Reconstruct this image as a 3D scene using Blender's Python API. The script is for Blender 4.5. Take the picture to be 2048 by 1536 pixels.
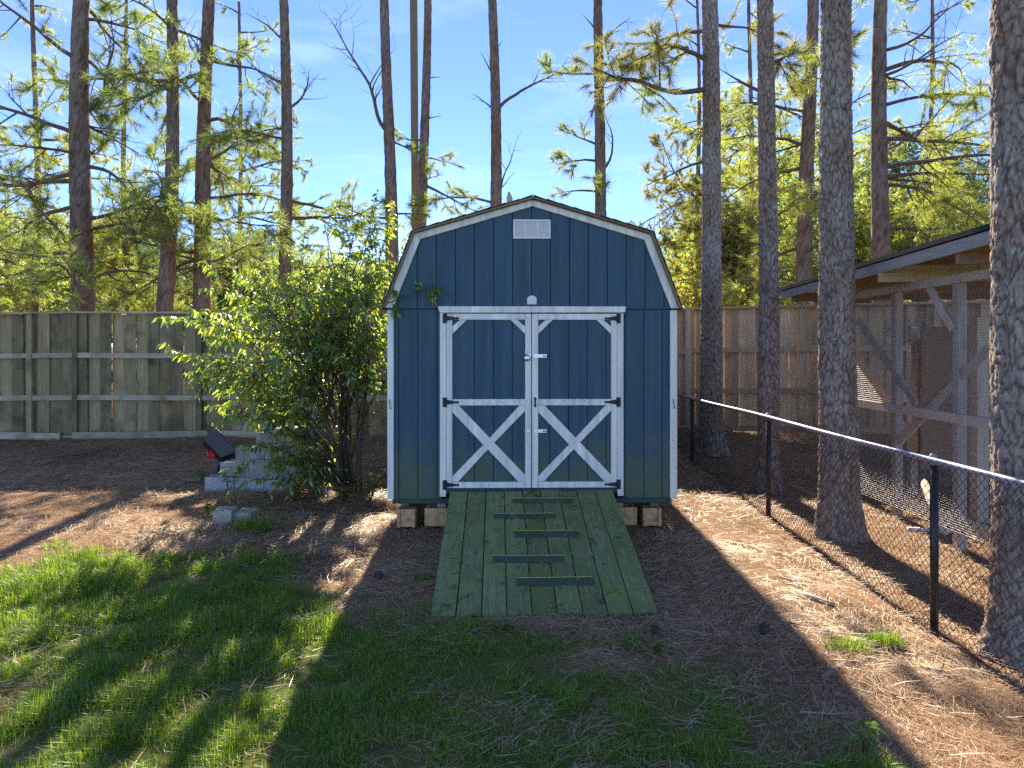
import bpy, math, random
import numpy as np
from mathutils import Vector, Matrix, Euler

# ------------------------------------------------------------------ clear
for o in list(bpy.data.objects):
    bpy.data.objects.remove(o, do_unlink=True)
SC = bpy.context.scene
COL = SC.collection
R = math.radians
RNG = np.random.default_rng(7)
random.seed(7)

# ------------------------------------------------------------------ camera
F = 1365.0            # focal length in photo pixels (2048 wide, 24 mm on 36 mm)
HOR = 704.0           # horizon row
CAMZ = 1.877
cam_d = bpy.data.cameras.new('camera')
cam = bpy.data.objects.new('camera', cam_d)
COL.objects.link(cam)
cam.location = (0, 0, CAMZ)
cam.rotation_euler = (R(90), 0, 0)
cam_d.lens = 24.0
cam_d.sensor_width = 36.0
cam_d.shift_y = -(768 - HOR) / 2048.0
cam_d.clip_start = 0.05
cam_d.clip_end = 3000
SC.camera = cam

# ------------------------------------------------------------------ world, sun, exposure
SUN_EL, SUN_AZ = R(35.0), R(-1.6)          # azimuth measured from +Y towards +X
W = bpy.data.worlds.new('World')
SC.world = W
W.use_nodes = True
nt = W.node_tree
bg = nt.nodes['Background']
sky = nt.nodes.new('ShaderNodeTexSky')
sky.sky_type = 'NISHITA'
sky.sun_disc = False
sky.sun_elevation = SUN_EL
sky.sun_rotation = SUN_AZ
sky.air_density = 0.55
sky.dust_density = 0.0
sky.ozone_density = 5.5
sky.altitude = 1200
# thin cirrus: white streaks laid over the sky
tc = nt.nodes.new('ShaderNodeTexCoord')
mp = nt.nodes.new('ShaderNodeMapping')
mp.inputs['Scale'].default_value = (1.3, 1.3, 7.0)
nz = nt.nodes.new('ShaderNodeTexNoise')
nz.inputs['Scale'].default_value = 1.6
nz.inputs['Detail'].default_value = 7
nz.inputs['Roughness'].default_value = 0.55
nz.inputs['Distortion'].default_value = 0.6
rp = nt.nodes.new('ShaderNodeValToRGB')
rp.color_ramp.elements[0].position = 0.50
rp.color_ramp.elements[0].color = (0, 0, 0, 1)
rp.color_ramp.elements[1].position = 0.80
rp.color_ramp.elements[1].color = (0.13, 0.13, 0.13, 1)
mx = nt.nodes.new('ShaderNodeMix')
mx.data_type = 'RGBA'
mx.inputs['B'].default_value = (9.0, 9.6, 10.5, 1)
nt.links.new(tc.outputs['Generated'], mp.inputs['Vector'])
nt.links.new(mp.outputs['Vector'], nz.inputs['Vector'])
nt.links.new(nz.outputs['Fac'], rp.inputs['Fac'])
nt.links.new(rp.outputs['Color'], mx.inputs['Factor'])
tint = nt.nodes.new('ShaderNodeMix')          # a slightly more violet blue than the model's
tint.data_type = 'RGBA'; tint.blend_type = 'MULTIPLY'
tint.inputs['Factor'].default_value = 1.0
tint.inputs['B'].default_value = (1.0, 0.925, 0.98, 1)
nt.links.new(sky.outputs['Color'], tint.inputs['A'])
nt.links.new(tint.outputs['Result'], mx.inputs['A'])
nt.links.new(mx.outputs['Result'], bg.inputs['Color'])
bg.inputs['Strength'].default_value = 0.112

sun_d = bpy.data.lights.new('sun', 'SUN')
sun_d.energy = 4.5
sun_d.angle = R(0.55)
sun_d.color = (1.0, 0.88, 0.70)
sun = bpy.data.objects.new('sun', sun_d)
COL.objects.link(sun)
sdir = Vector((math.sin(SUN_AZ) * math.cos(SUN_EL), math.cos(SUN_AZ) * math.cos(SUN_EL), math.sin(SUN_EL)))
sun.rotation_euler = (-sdir).to_track_quat('-Z', 'Y').to_euler()
sun.location = (0, 0, 30)

vs = SC.view_settings
vs.view_transform = 'Standard'
vs.look = 'None'
vs.gamma = 1.0
vs.exposure = 1.8
vs.use_curve_mapping = False
SC.cycles.max_bounces = 7
SC.cycles.transparent_max_bounces = 8
SC.cycles.sample_clamp_indirect = 4.0
SC.cycles.use_denoising = False

# ------------------------------------------------------------------ numeric helpers
def vnoise(x, y, seed=0):
    """smooth value noise, vectorised, -1..1"""
    x = np.asarray(x, float); y = np.asarray(y, float)
    xi = np.floor(x).astype(np.int64); yi = np.floor(y).astype(np.int64)
    fx = x - xi; fy = y - yi
    fx = fx * fx * (3 - 2 * fx); fy = fy * fy * (3 - 2 * fy)
    def h(a, b):
        n = (a * 374761393 + b * 668265263 + seed * 974634777) & 0x7fffffff
        n = ((n ^ (n >> 13)) * 1274126177) & 0x7fffffff
        n = n ^ (n >> 16)
        return (n & 0xffff) / 32767.5 - 1.0
    a = h(xi, yi); b = h(xi + 1, yi); c = h(xi, yi + 1); d = h(xi + 1, yi + 1)
    return (a * (1 - fx) + b * fx) * (1 - fy) + (c * (1 - fx) + d * fx) * fy

def fbm(x, y, seed=0, octs=4):
    s = 0; a = 0.5
    for k in range(octs):
        s = s + a * vnoise(x * 2 ** k, y * 2 ** k, seed + k)
        a *= 0.5
    return s

GY = np.array([-300, -20, 0, 3.3, 5.1, 7.3, 9.1, 10.6, 11.6, 12.4, 13.2, 20, 60, 400.])
GZ = np.array([-9, -1.0, -.33, -.2, -.13, -.02, .04, .08, .15, .27, .36, .7, 1.6, 5.])
def ground_z(x, y, fine=True):
    x = np.asarray(x, float); y = np.asarray(y, float)
    z = np.interp(y, GY, GZ)
    z = z - 0.06 * np.clip((x - 2.0) / 1.2, 0, 1) * np.clip((11.5 - y) / 2, 0, 1)
    z = z + 0.17 * np.clip((x - 0.5) / 2.0, 0, 1) * np.clip((y - 11.4) / 1.2, 0, 1) * np.clip((40 - y) / 20, 0, 1)
    near = np.clip((20 - np.abs(y - 7)) / 8, 0, 1)
    z = z + near * (0.025 * vnoise(x * .9, y * .9, 3) + 0.013 * vnoise(x * 3.1, y * 3.1, 5))
    if fine:
        z = z + near * 0.006 * vnoise(x * 11, y * 11, 9)
    return z
def gz(x, y):
    return float(ground_z(x, y))

def G(px, py):
    """ground point under a photo pixel"""
    Y = 6.0
    for _ in range(30):
        d = CAMZ - gz((px - 1024) / F * Y, Y)
        Y = 0.5 * Y + 0.5 * F * d / (py - HOR)
    X = (px - 1024) / F * Y
    return X, Y, gz(X, Y)
def P(px, py, Y):
    return Vector(((px - 1024) / F * Y, Y, CAMZ - (py - HOR) / F * Y))

GRX = np.array([-30, -6, -4.7, -3.7, -2.9, -2.2, -1.7, -1.3, -.6, .2, .8, 1.4, 1.75, 2.1, 3, 6, 30.])
GRY = np.array([5.5, 6.0, 6.25, 6.75, 6.85, 6.6, 6.0, 5.5, 5.2, 5.1, 5.0, 4.75, 4.1, 3.5, 2.4, 1.6, 1.])
def grass_mask(x, y):
    b = np.interp(x, GRX, GRY)
    m = np.clip((b + 0.5 * fbm(x * 1.7, y * 1.7, 21) - y) / 0.55, 0, 1)
    patch = np.clip(1.15 + 1.7 * fbm(x * 1.35 + 7, y * 1.35, 33), 0.05, 1)
    hole = np.clip(((x - .6) / .6) ** 2 + ((y - 4.5) / .22) ** 2, 0.2, 1)
    right = np.clip(1.0 - 0.15 * np.clip((x + .6) / 2, 0, 1), 0, 1)
    return m * patch * hole * right

# ------------------------------------------------------------------ mesh helpers
def fast_mesh(name, v, f):
    v = np.ascontiguousarray(v, dtype=np.float32).reshape(-1, 3)
    f = np.ascontiguousarray(f, dtype=np.int32)
    k = f.shape[1]
    me = bpy.data.meshes.new(name)
    me.vertices.add(len(v)); me.vertices.foreach_set('co', v.ravel())
    me.loops.add(f.size); me.loops.foreach_set('vertex_index', f.ravel())
    me.polygons.add(len(f))
    me.polygons.foreach_set('loop_start', np.arange(0, f.size, k, dtype=np.int32))
    me.update(calc_edges=True)
    return me

class MB:
    def __init__(s):
        s.v = []; s.f = []
    def add(s, v, f):
        n = len(s.v)
        s.v.extend([tuple(p) for p in v]); s.f.extend([tuple(i + n for i in q) for q in f])
        return s
    def box(s, c, d, rot=None, ch=None):
        """chamfered box: centre, full size, optional Matrix 3x3"""
        hx, hy, hz = d[0] / 2, d[1] / 2, d[2] / 2
        if ch is None: ch = min(0.004, 0.2 * min(d))
        c = Vector(c)
        vs_, idx = [], {}
        for sx in (-1, 1):
            for sy in (-1, 1):
                for sz in (-1, 1):
                    for ax in range(3):
                        p = [sx * (hx - ch), sy * (hy - ch), sz * (hz - ch)]
                        p[ax] = (sx * hx, sy * hy, sz * hz)[ax]
                        idx[(sx, sy, sz, ax)] = len(vs_)
                        q = Vector(p)
                        if rot is not None: q = rot @ q
                        vs_.append(c + q)
        fs = []
        def quad(a):
            pts = [vs_[i] - c for i in a]
            n = (pts[1] - pts[0]).cross(pts[2] - pts[1])
            m = sum(pts, Vector()) / len(pts)
            fs.append(tuple(a) if n.dot(m) > 0 else tuple(reversed(a)))
        for ax in range(3):
            o1, o2 = [k for k in range(3) if k != ax]
            for s_ in (-1, 1):
                ring = []
                for a, b in ((-1, -1), (1, -1), (1, 1), (-1, 1)):
                    k = [0, 0, 0]; k[ax] = s_; k[o1] = a; k[o2] = b
                    ring.append(idx[(*k, ax)])
                quad(ring)
            for a in (-1, 1):
                for b in (-1, 1):
                    k1 = [0, 0, 0]; k1[o1] = a; k1[o2] = b
                    k0 = list(k1); k0[ax] = -1; k2 = list(k1); k2[ax] = 1
                    quad([idx[(*k0, o1)], idx[(*k2, o1)], idx[(*k2, o2)], idx[(*k0, o2)]])
        for sx in (-1, 1):
            for sy in (-1, 1):
                for sz in (-1, 1):
                    quad([idx[(sx, sy, sz, 0)], idx[(sx, sy, sz, 1)], idx[(sx, sy, sz, 2)]])
        return s.add(vs_, fs)
    def beam(s, a, b, w, t, up=(0, 0, 1), ch=None):
        """beam from a to b; w along side axis, t along up axis"""
        a = Vector(a); b = Vector(b); d = b - a
        L = d.length; x = d.normalized(); upv = Vector(up)
        y = upv.cross(x)
        if y.length < 1e-4: y = Vector((1, 0, 0)).cross(x)
        y.normalize(); z = x.cross(y)
        m = Matrix((x, y, z)).transposed()
        return s.box((a + b) / 2, (L, w, t), m, ch)
    def tube(s, pts, rad, n=8, cap=True):
        pts = [Vector(p) for p in pts]
        if not hasattr(rad, '__len__'): rad = [rad] * len(pts)
        base = len(s.v); ref = Vector((0.31, 0.17, 0.93)).normalized()
        for i, p in enumerate(pts):
            t = (pts[min(i + 1, len(pts) - 1)] - pts[max(i - 1, 0)]).normalized()
            u = t.cross(ref)
            if u.length < 1e-3: u = t.cross(Vector((1, 0, 0)))
            u.normalize(); w = t.cross(u)
            for k in range(n):
                a = 2 * math.pi * k / n
                s.v.append(tuple(p + (u * math.cos(a) + w * math.sin(a)) * rad[i]))
        for i in range(len(pts) - 1):
            for k in range(n):
                k2 = (k + 1) % n
                s.f.append((base + i * n + k, base + i * n + k2, base + (i + 1) * n + k2, base + (i + 1) * n + k))
        if cap:
            s.f.append(tuple(base + k for k in reversed(range(n))))
            e = base + (len(pts) - 1) * n
            s.f.append(tuple(e + k for k in range(n)))
        return s
    def prism(s, poly, y0, y1):
        """polygon in xz (counter-clockwise seen from -y) extruded from y0 (front) to y1"""
        n = len(poly)
        v = [(x, y0, z) for x, z in poly] + [(x, y1, z) for x, z in poly]
        f = [tuple(range(n)), tuple(reversed(range(n, 2 * n)))]
        f += [(i, i + n, (i + 1) % n + n, (i + 1) % n) for i in range(n)]
        return s.add(v, f)
    def mesh(s, name):
        me = bpy.data.meshes.new(name)
        me.from_pydata(s.v, [], s.f); me.update()
        return me
    def build(s, name, m, parent=None, smooth=False):
        return link(name, s.mesh(name), m, parent, smooth)

def link(name, me, m, parent=None, smooth=False):
    o = bpy.data.objects.new(name, me)
    COL.objects.link(o)
    if m is not None and not me.materials: me.materials.append(m)
    if parent is not None: o.parent = parent
    if smooth:
        me.polygons.foreach_set('use_smooth', [True] * len(me.polygons))
    return o
def empty(name, loc=(0, 0, 0), rot=(0, 0, 0)):
    o = bpy.data.objects.new(name, None)
    o.empty_display_size = 0.2
    COL.objects.link(o); o.location = loc; o.rotation_euler = rot
    return o
def tag(o, label=None, cat=None, group=None, kind=None):
    if label: o['label'] = label
    if cat: o['category'] = cat
    if group: o['group'] = group
    if kind: o['kind'] = kind
    return o

# ------------------------------------------------------------------ materials
def new_mat(name):
    m = bpy.data.materials.new(name); m.use_nodes = True
    n = m.node_tree.nodes; l = m.node_tree.links
    return m, n, l, n['Principled BSDF']
def N(n, t, **kw):
    x = n.new(t)
    for k, v in kw.items():
        if k in x.inputs: x.inputs[k].default_value = v
        else: setattr(x, k, v)
    return x
def ramp(n, stops):
    r = n.new('ShaderNodeValToRGB')
    e = r.color_ramp.elements
    while len(e) < len(stops): e.new(0.5)
    for el, (p, c) in zip(e, stops):
        el.position = p; el.color = (*c, 1) if len(c) == 3 else c
    return r
def mixc(n, l, fac, a, b, mode='MIX'):
    x = n.new('ShaderNodeMix'); x.data_type = 'RGBA'; x.blend_type = mode
    for sock, val in (('Factor', fac), ('A', a), ('B', b)):
        if hasattr(val, 'links'): l.new(val, x.inputs[sock])
        elif isinstance(val, (int, float)): x.inputs[sock].default_value = val
        else: x.inputs[sock].default_value = (*val, 1)
    return x.outputs['Result']
def coords(n, l, scale=(1, 1, 1), rnd=True):
    t = n.new('ShaderNodeTexCoord'); mp = n.new('ShaderNodeMapping')
    mp.inputs['Scale'].default_value = scale
    src = t.outputs['Object']
    if rnd:
        oi = n.new('ShaderNodeObjectInfo')
        mu = N(n, 'ShaderNodeMath', operation='MULTIPLY'); mu.inputs[1].default_value = 37.0
        l.new(oi.outputs['Random'], mu.inputs[0])
        ad = N(n, 'ShaderNodeVectorMath', operation='ADD')
        l.new(src, ad.inputs[0]); l.new(mu.outputs[0], ad.inputs[1]); src = ad.outputs[0]
    l.new(src, mp.inputs['Vector'])
    return mp.outputs['Vector'], t
def bump(n, l, bs, h, strength, dist):
    b = N(n, 'ShaderNodeBump'); b.inputs['Strength'].default_value = strength
    b.inputs['Distance'].default_value = dist
    l.new(h, b.inputs['Height']); l.new(b.outputs['Normal'], bs.inputs['Normal'])
def wood(name, c1, c2, c3=None, grain=(14, 14, 1.1), rough=0.8, rnd=0.35, bmp=0.5, stain=None, knots=False, stain_pos=(0.5, 0.7), stain_sc=2.2, blotch=None):
    m, n, l, bs = new_mat(name)
    v, t = coords(n, l, grain)
    nz = N(n, 'ShaderNodeTexNoise', Scale=3.0, Detail=8.0, Roughness=0.62, Distortion=0.4)
    l.new(v, nz.inputs['Vector'])
    r = ramp(n, [(0.28, c1), (0.72, c2)])
    l.new(nz.outputs['Fac'], r.inputs['Fac'])
    c = r.outputs['Color']
    v2, _ = coords(n, l, (1.3, 1.3, 0.7))
    n2 = N(n, 'ShaderNodeTexNoise', Scale=2.4, Detail=5.0, Roughness=0.6)
    l.new(v2, n2.inputs['Vector'])
    if c3 is not None:
        r2 = ramp(n, [(0.42, (0, 0, 0)), (0.68, (1, 1, 1))]); l.new(n2.outputs['Fac'], r2.inputs['Fac'])
        c = mixc(n, l, r2.outputs['Color'], c, c3)
    if stain is not None:
        v3, _ = coords(n, l, (1, 1, 1))
        n3 = N(n, 'ShaderNodeTexNoise', Scale=stain_sc, Detail=6.0, Roughness=0.65)
        l.new(v3, n3.inputs['Vector'])
        r3 = ramp(n, [(stain_pos[0], (0, 0, 0)), (stain_pos[1], (1, 1, 1))]); l.new(n3.outputs['Fac'], r3.inputs['Fac'])
        c = mixc(n, l, r3.outputs['Color'], c, stain)
    if blotch is not None:
        v6, _ = coords(n, l, (1, 1, 1))
        n6 = N(n, 'ShaderNodeTexNoise', Scale=7.0, Detail=5.0, Roughness=.6, Distortion=.5); l.new(v6, n6.inputs['Vector'])
        r6 = ramp(n, [(.58, (0, 0, 0)), (.68, (.85, .85, .85))]); l.new(n6.outputs['Fac'], r6.inputs['Fac'])
        c = mixc(n, l, r6.outputs['Color'], c, blotch)
    if rnd:
        oi = n.new('ShaderNodeObjectInfo')
        mr = N(n, 'ShaderNodeMapRange'); mr.inputs['To Min'].default_value = 1 - rnd; mr.inputs['To Max'].default_value = 1 + rnd * .6
        l.new(oi.outputs['Random'], mr.inputs['Value'])
        hs = N(n, 'ShaderNodeHueSaturation'); l.new(mr.outputs['Result'], hs.inputs['Value']); l.new(c, hs.inputs['Color'])
        c = hs.outputs['Color']
    l.new(c, bs.inputs['Base Color'])
    bs.inputs['Roughness'].default_value = rough
    bs.inputs['Specular IOR Level'].default_value = 0.25
    bump(n, l, bs, nz.outputs['Fac'], bmp, 0.006)
    return m
def plain(name, c, rough=0.6, metal=0.0, var=0.12, sc=20, bmp=0.15, spec=0.4):
    m, n, l, bs = new_mat(name)
    v, _ = coords(n, l)
    nz = N(n, 'ShaderNodeTexNoise', Scale=float(sc), Detail=5.0)
    l.new(v, nz.inputs['Vector'])
    r = ramp(n, [(0.3, [x * (1 - var) for x in c]), (0.7, [min(1, x * (1 + var)) for x in c])])
    l.new(nz.outputs['Fac'], r.inputs['Fac']); l.new(r.outputs['Color'], bs.inputs['Base Color'])
    bs.inputs['Roughness'].default_value = rough; bs.inputs['Metallic'].default_value = metal
    bs.inputs['Specular IOR Level'].default_value = spec
    bump(n, l, bs, nz.outputs['Fac'], bmp, 0.003)
    return m
def foliage(name, stops, transl=0.5, rough=0.5, gloss=0.06, patch=None, tcol=1.0):
    """leaf / needle material: colour varies per leaf, light passes through"""
    m, n, l, bs = new_mat(name)
    n.remove(bs)
    g = n.new('ShaderNodeNewGeometry')
    r = ramp(n, stops); l.new(g.outputs['Random Per Island'], r.inputs['Fac'])
    c = r.outputs['Color']
    if patch is not None:
        v, _ = coords(n, l, rnd=False)
        nz = N(n, 'ShaderNodeTexNoise', Scale=patch[1], Detail=3.0); l.new(v, nz.inputs['Vector'])
        r2 = ramp(n, [(0.48, (0, 0, 0)), (0.62, (1, 1, 1))]); l.new(nz.outputs['Fac'], r2.inputs['Fac'])
        c = mixc(n, l, r2.outputs['Color'], c, patch[0])
    d = n.new('ShaderNodeBsdfDiffuse'); t = n.new('ShaderNodeBsdfTranslucent'); gl = N(n, 'ShaderNodeBsdfGlossy', Roughness=rough)
    hs = N(n, 'ShaderNodeHueSaturation', Saturation=1.1, Value=tcol); l.new(c, hs.inputs['Color'])
    l.new(c, d.inputs['Color']); l.new(hs.outputs['Color'], t.inputs['Color'])
    gl.inputs['Color'].default_value = (0.9, 0.95, 0.9, 1)
    m1 = N(n, 'ShaderNodeMixShader'); m1.inputs[0].default_value = transl
    l.new(d.outputs[0], m1.inputs[1]); l.new(t.outputs[0], m1.inputs[2])
    m2 = N(n, 'ShaderNodeMixShader'); m2.inputs[0].default_value = gloss
    l.new(m1.outputs[0], m2.inputs[1]); l.new(gl.outputs[0], m2.inputs[2])
    l.new(m2.outputs[0], n['Material Output'].inputs['Surface'])
    return m
def bark(name, plate, crev, lichen=0.3, sc=1.0, lichen_pos=0.62):
    m, n, l, bs = new_mat(name)
    v, t = coords(n, l, (sc, sc, sc * .34))
    wv = N(n, 'ShaderNodeTexNoise', Scale=11.0, Detail=6.0, Roughness=.65); l.new(v, wv.inputs['Vector'])
    ad = N(n, 'ShaderNodeVectorMath', operation='MULTIPLY_ADD'); ad.inputs[1].default_value = (.11, .11, .11)
    l.new(wv.outputs['Color'], ad.inputs[0]); l.new(v, ad.inputs[2])
    vo = N(n, 'ShaderNodeTexVoronoi', Scale=34.0, feature='F1'); l.new(ad.outputs[0], vo.inputs['Vector'])
    r = ramp(n, [(0.2, (1, 1, 1)), (0.8, (.55, .55, .55))]); l.new(vo.outputs['Distance'], r.inputs['Fac'])
    nz = N(n, 'ShaderNodeTexNoise', Scale=42.0, Detail=9.0, Roughness=.75); l.new(v, nz.inputs['Vector'])
    big = N(n, 'ShaderNodeTexNoise', Scale=3.0, Detail=4.0); l.new(v, big.inputs['Vector'])
    pr = ramp(n, [(0.28, [x * .55 for x in plate]), (0.72, [x * 1.4 for x in plate])]); l.new(nz.outputs['Fac'], pr.inputs['Fac'])
    at = N(n, 'ShaderNodeAttribute', attribute_name='plate')
    mm = N(n, 'ShaderNodeMath', operation='MULTIPLY'); l.new(r.outputs['Color'], mm.inputs[0]); l.new(at.outputs['Fac'], mm.inputs[1])
    c = mixc(n, l, mm.outputs[0], crev, pr.outputs['Color'])
    br = ramp(n, [(.34, (.90, .74, .64)), (.6, (1.1, 1.08, 1.05))]); l.new(big.outputs['Fac'], br.inputs['Fac'])
    c = mixc(n, l, 1.0, c, br.outputs['Color'], 'MULTIPLY')
    if lichen:
        lz = N(n, 'ShaderNodeTexNoise', Scale=13.0, Detail=7.0, Roughness=.65)
        v2, _ = coords(n, l, (1, 1, .8)); l.new(v2, lz.inputs['Vector'])
        lr = ramp(n, [(lichen_pos, (0, 0, 0)), (lichen_pos + .05, (lichen,) * 3)]); l.new(lz.outputs['Fac'], lr.inputs['Fac'])
        c = mixc(n, l, lr.outputs['Color'], c, (.42, .44, .37))
    l.new(c, bs.inputs['Base Color'])
    bs.inputs['Roughness'].default_value = .9; bs.inputs['Specular IOR Level'].default_value = .15
    mu = N(n, 'ShaderNodeMath', operation='MULTIPLY_ADD'); mu.inputs[1].default_value = .7
    l.new(nz.outputs['Fac'], mu.inputs[0]); l.new(r.outputs['Color'], mu.inputs[2])
    bump(n, l, bs, mu.outputs[0], .8, .008)
    return m

def painted(name, base, dark, algae=None, algae_top=0.55, chips=None):
    """painted siding: fine wood emboss, faint streaks, green algae growing up from the wet foot"""
    m, n, l, bs = new_mat(name)
    v, t = coords(n, l, (34, 34, 2.2))
    nz = N(n, 'ShaderNodeTexNoise', Scale=3.0, Detail=7.0, Roughness=.6); l.new(v, nz.inputs['Vector'])
    v2, _ = coords(n, l, (2.2, 2.2, .7))
    n2 = N(n, 'ShaderNodeTexNoise', Scale=2.0, Detail=6.0, Roughness=.6); l.new(v2, n2.inputs['Vector'])
    r = ramp(n, [(.3, dark), (.7, base)]); l.new(n2.outputs['Fac'], r.inputs['Fac'])
    c = r.outputs['Color']
    v5, _ = coords(n, l, (9, 9, .45))
    n5 = N(n, 'ShaderNodeTexNoise', Scale=1.6, Detail=5.0, Roughness=.6); l.new(v5, n5.inputs['Vector'])
    r5 = ramp(n, [(.32, (.70, .74, .76)), (.68, (1.18, 1.15, 1.10))]); l.new(n5.outputs['Fac'], r5.inputs['Fac'])
    c = mixc(n, l, 1.0, c, r5.outputs['Color'], 'MULTIPLY')
    geo = n.new('ShaderNodeNewGeometry')
    if algae is not None:
        sx = n.new('ShaderNodeSeparateXYZ'); l.new(geo.outputs['Position'], sx.inputs[0])
        n3 = N(n, 'ShaderNodeTexNoise', Scale=4.2, Detail=6.0, Roughness=.6); l.new(geo.outputs['Position'], n3.inputs['Vector'])
        a = N(n, 'ShaderNodeMath', operation='MULTIPLY_ADD'); a.inputs[1].default_value = -1.5; l.new(n3.outputs['Fac'], a.inputs[0]); l.new(sx.outputs['Z'], a.inputs[2])
        mr = N(n, 'ShaderNodeMapRange'); mr.inputs['From Min'].default_value = algae_top - .75; mr.inputs['From Max'].default_value = algae_top - 1.35
        l.new(a.outputs[0], mr.inputs['Value'])
        sc_ = N(n, 'ShaderNodeMath', operation='MULTIPLY'); sc_.inputs[1].default_value = .6; l.new(mr.outputs['Result'], sc_.inputs[0])
        c = mixc(n, l, sc_.outputs[0], c, algae)
    if chips is not None:
        n4 = N(n, 'ShaderNodeTexNoise', Scale=17.0, Detail=5.0, Roughness=.6); l.new(geo.outputs['Position'], n4.inputs['Vector'])
        r4 = ramp(n, [(.70, (0, 0, 0)), (.73, (.7, .7, .7))]); l.new(n4.outputs['Fac'], r4.inputs['Fac'])
        c = mixc(n, l, r4.outputs['Color'], c, chips)
    l.new(c, bs.inputs['Base Color'])
    bs.inputs['Roughness'].default_value = .55; bs.inputs['Specular IOR Level'].default_value = .3
    bump(n, l, bs, nz.outputs['Fac'], .35, .004)
    return m

M = {}
M['blue'] = painted('blue_paint', (.045, .091, .138), (.039, .092, .112), (.12, .15, .035), 1.04)
M['white'] = painted('white_paint', (.88, .835, .73), (.77, .73, .63), (.46, .48, .27), .34, (.36, .32, .26))
M['rim'] = painted('rim_paint', (.036, .082, .10), (.026, .06, .07), (.06, .09, .04), .5)
M['louver'] = plain('vent_plastic', (.74, .73, .70), .45, var=.05, sc=8, bmp=.02)
M['plaque'] = plain('plaque_plastic', (.78, .75, .66), .5, var=.06, sc=14, bmp=.05)
M['hinge'] = plain('black_iron', (.022, .023, .027), .5, .3, sc=40)
M['steel'] = plain('galvanised_steel', (.62, .62, .60), .35, .9, sc=30, bmp=.05)
M['brass'] = plain('lock_metal', (.60, .56, .46), .25, 1.0, sc=20, bmp=.02)
M['shingle'] = plain('asphalt_shingle', (.15, .125, .10), .95, var=.4, sc=90, bmp=.6)
M['deck'] = wood('roof_deck', (.22, .16, .10), (.34, .26, .17))
M['ramp'] = wood('algae_wood', (.135, .155, .056), (.29, .325, .135), (.155, .20, .07), grain=(14, 1.0, 14), rough=.85, rnd=.22, bmp=.6, stain=(.24, .30, .055), stain_pos=(.54, .76), blotch=(.055, .065, .04))
M['grip'] = plain('grip_tape', (.066, .092, .05), .9, var=.3, sc=60, bmp=.3)
M['yellow'] = plain('yellow_edge', (.70, .66, .08), .6, var=.2, sc=30)
M['fence'] = wood('weathered_fence', (.22, .155, .072), (.56, .43, .225), (.30, .235, .105), grain=(16, 16, .7), rnd=.45, stain=(.09, .072, .042), stain_pos=(.5, .72), stain_sc=1.6)
M['fence_r'] = wood('weathered_fence_brown', (.38, .27, .16), (.68, .51, .33), (.48, .35, .215), grain=(11, 11, .8), rnd=.4, stain=(.15, .115, .08), stain_pos=(.58, .75), stain_sc=1.6)
M['rail'] = wood('fence_rail', (.34, .28, .175), (.58, .48, .32), grain=(1.0, 14, 14), rnd=.2, stain=(.2, .165, .085))
M['coop'] = wood('coop_lumber', (.37, .30, .24), (.60, .50, .41), (.44, .35, .28), grain=(9, 9, 1.0), rnd=.25)
M['coop_pale'] = wood('pale_lumber', (.48, .38, .28), (.68, .56, .43), grain=(9, 9, 1.0), rnd=.12)
M['coop_brown'] = wood('coop_brown', (.22, .13, .075), (.40, .25, .15), grain=(9, 1, 9), rnd=.2)
M['felt'] = plain('roof_felt', (.035, .035, .038), .9, var=.3, sc=40)
M['fascia'] = wood('fascia_board', (.29, .26, .225), (.44, .39, .34), grain=(12, 1.0, 12), rnd=.1)
M['wire'] = plain('wire_grey', (.25, .25, .26), .5, .6, sc=50, bmp=0)
M['blackwire'] = plain('black_vinyl', (.012, .012, .014), .38, 0, sc=50, bmp=0, spec=.6)
M['rail_sheen'] = plain('vinyl_sheen', (.30, .28, .36), .45, 0, sc=60, bmp=.03, spec=.9)  # black vinyl; the sun's violet sheen is put into the base colour
M['cmu'] = plain('concrete_grey', (.36, .36, .36), .92, var=.22, sc=26, bmp=.5)
M['cmu_tan'] = plain('concrete_tan', (.60, .38, .17), .92, var=.35, sc=16, bmp=.5)
M['cmu_mid'] = plain('concrete_weathered', (.29, .275, .25), .92, var=.3, sc=14, bmp=.5)
M['paver'] = plain('concrete_moss', (.36, .34, .25), .92, var=.25, sc=18, bmp=.5)
M['black'] = plain('black_plastic', (.016, .017, .020), .42, sc=20, bmp=.05, spec=.5)
M['navy'] = plain('navy_plastic', (.02, .032, .085), .45, sc=20, bmp=.05, spec=.5)
M['red'] = plain('red_plastic', (.60, .012, .03), .4, sc=20, bmp=.05, spec=.5)
M['pvc'] = plain('white_pvc', (.72, .74, .78), .4, var=.06, sc=12, bmp=.03)
M['bark'] = bark('pine_bark', (.38, .325, .275), (.10, .066, .05), .8, 1.0, .62)
M['bark_far'] = bark('pine_bark_silhouette', (.275, .215, .175), (.095, .064, .05), .35, 1.2, .67)  # darker copy of the bark; backlit silhouette put into the colour
M['limb'] = plain('limb_bark', (.14, .105, .08), .9, var=.4, sc=30, bmp=.5, spec=.15)
M['limb_moss'] = plain('mossy_limb', (.13, .125, .07), .9, var=.4, sc=30, bmp=.5, spec=.15)
M['stem'] = plain('shrub_stem', (.115, .085, .055), .85, var=.35, sc=30, bmp=.4, spec=.2)
M['stick'] = plain('dead_stick', (.26, .20, .145), .9, var=.4, sc=25, bmp=.5, spec=.15)
M['stick_pale'] = plain('pale_stick', (.48, .41, .33), .9, var=.35, sc=25, bmp=.5, spec=.15)
M['cone'] = plain('pine_cone', (.085, .06, .042), .9, var=.4, sc=30)
M['pole'] = wood('pole_wood', (.15, .12, .08), (.27, .22, .15), grain=(12, 12, .8), rnd=0)
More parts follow.
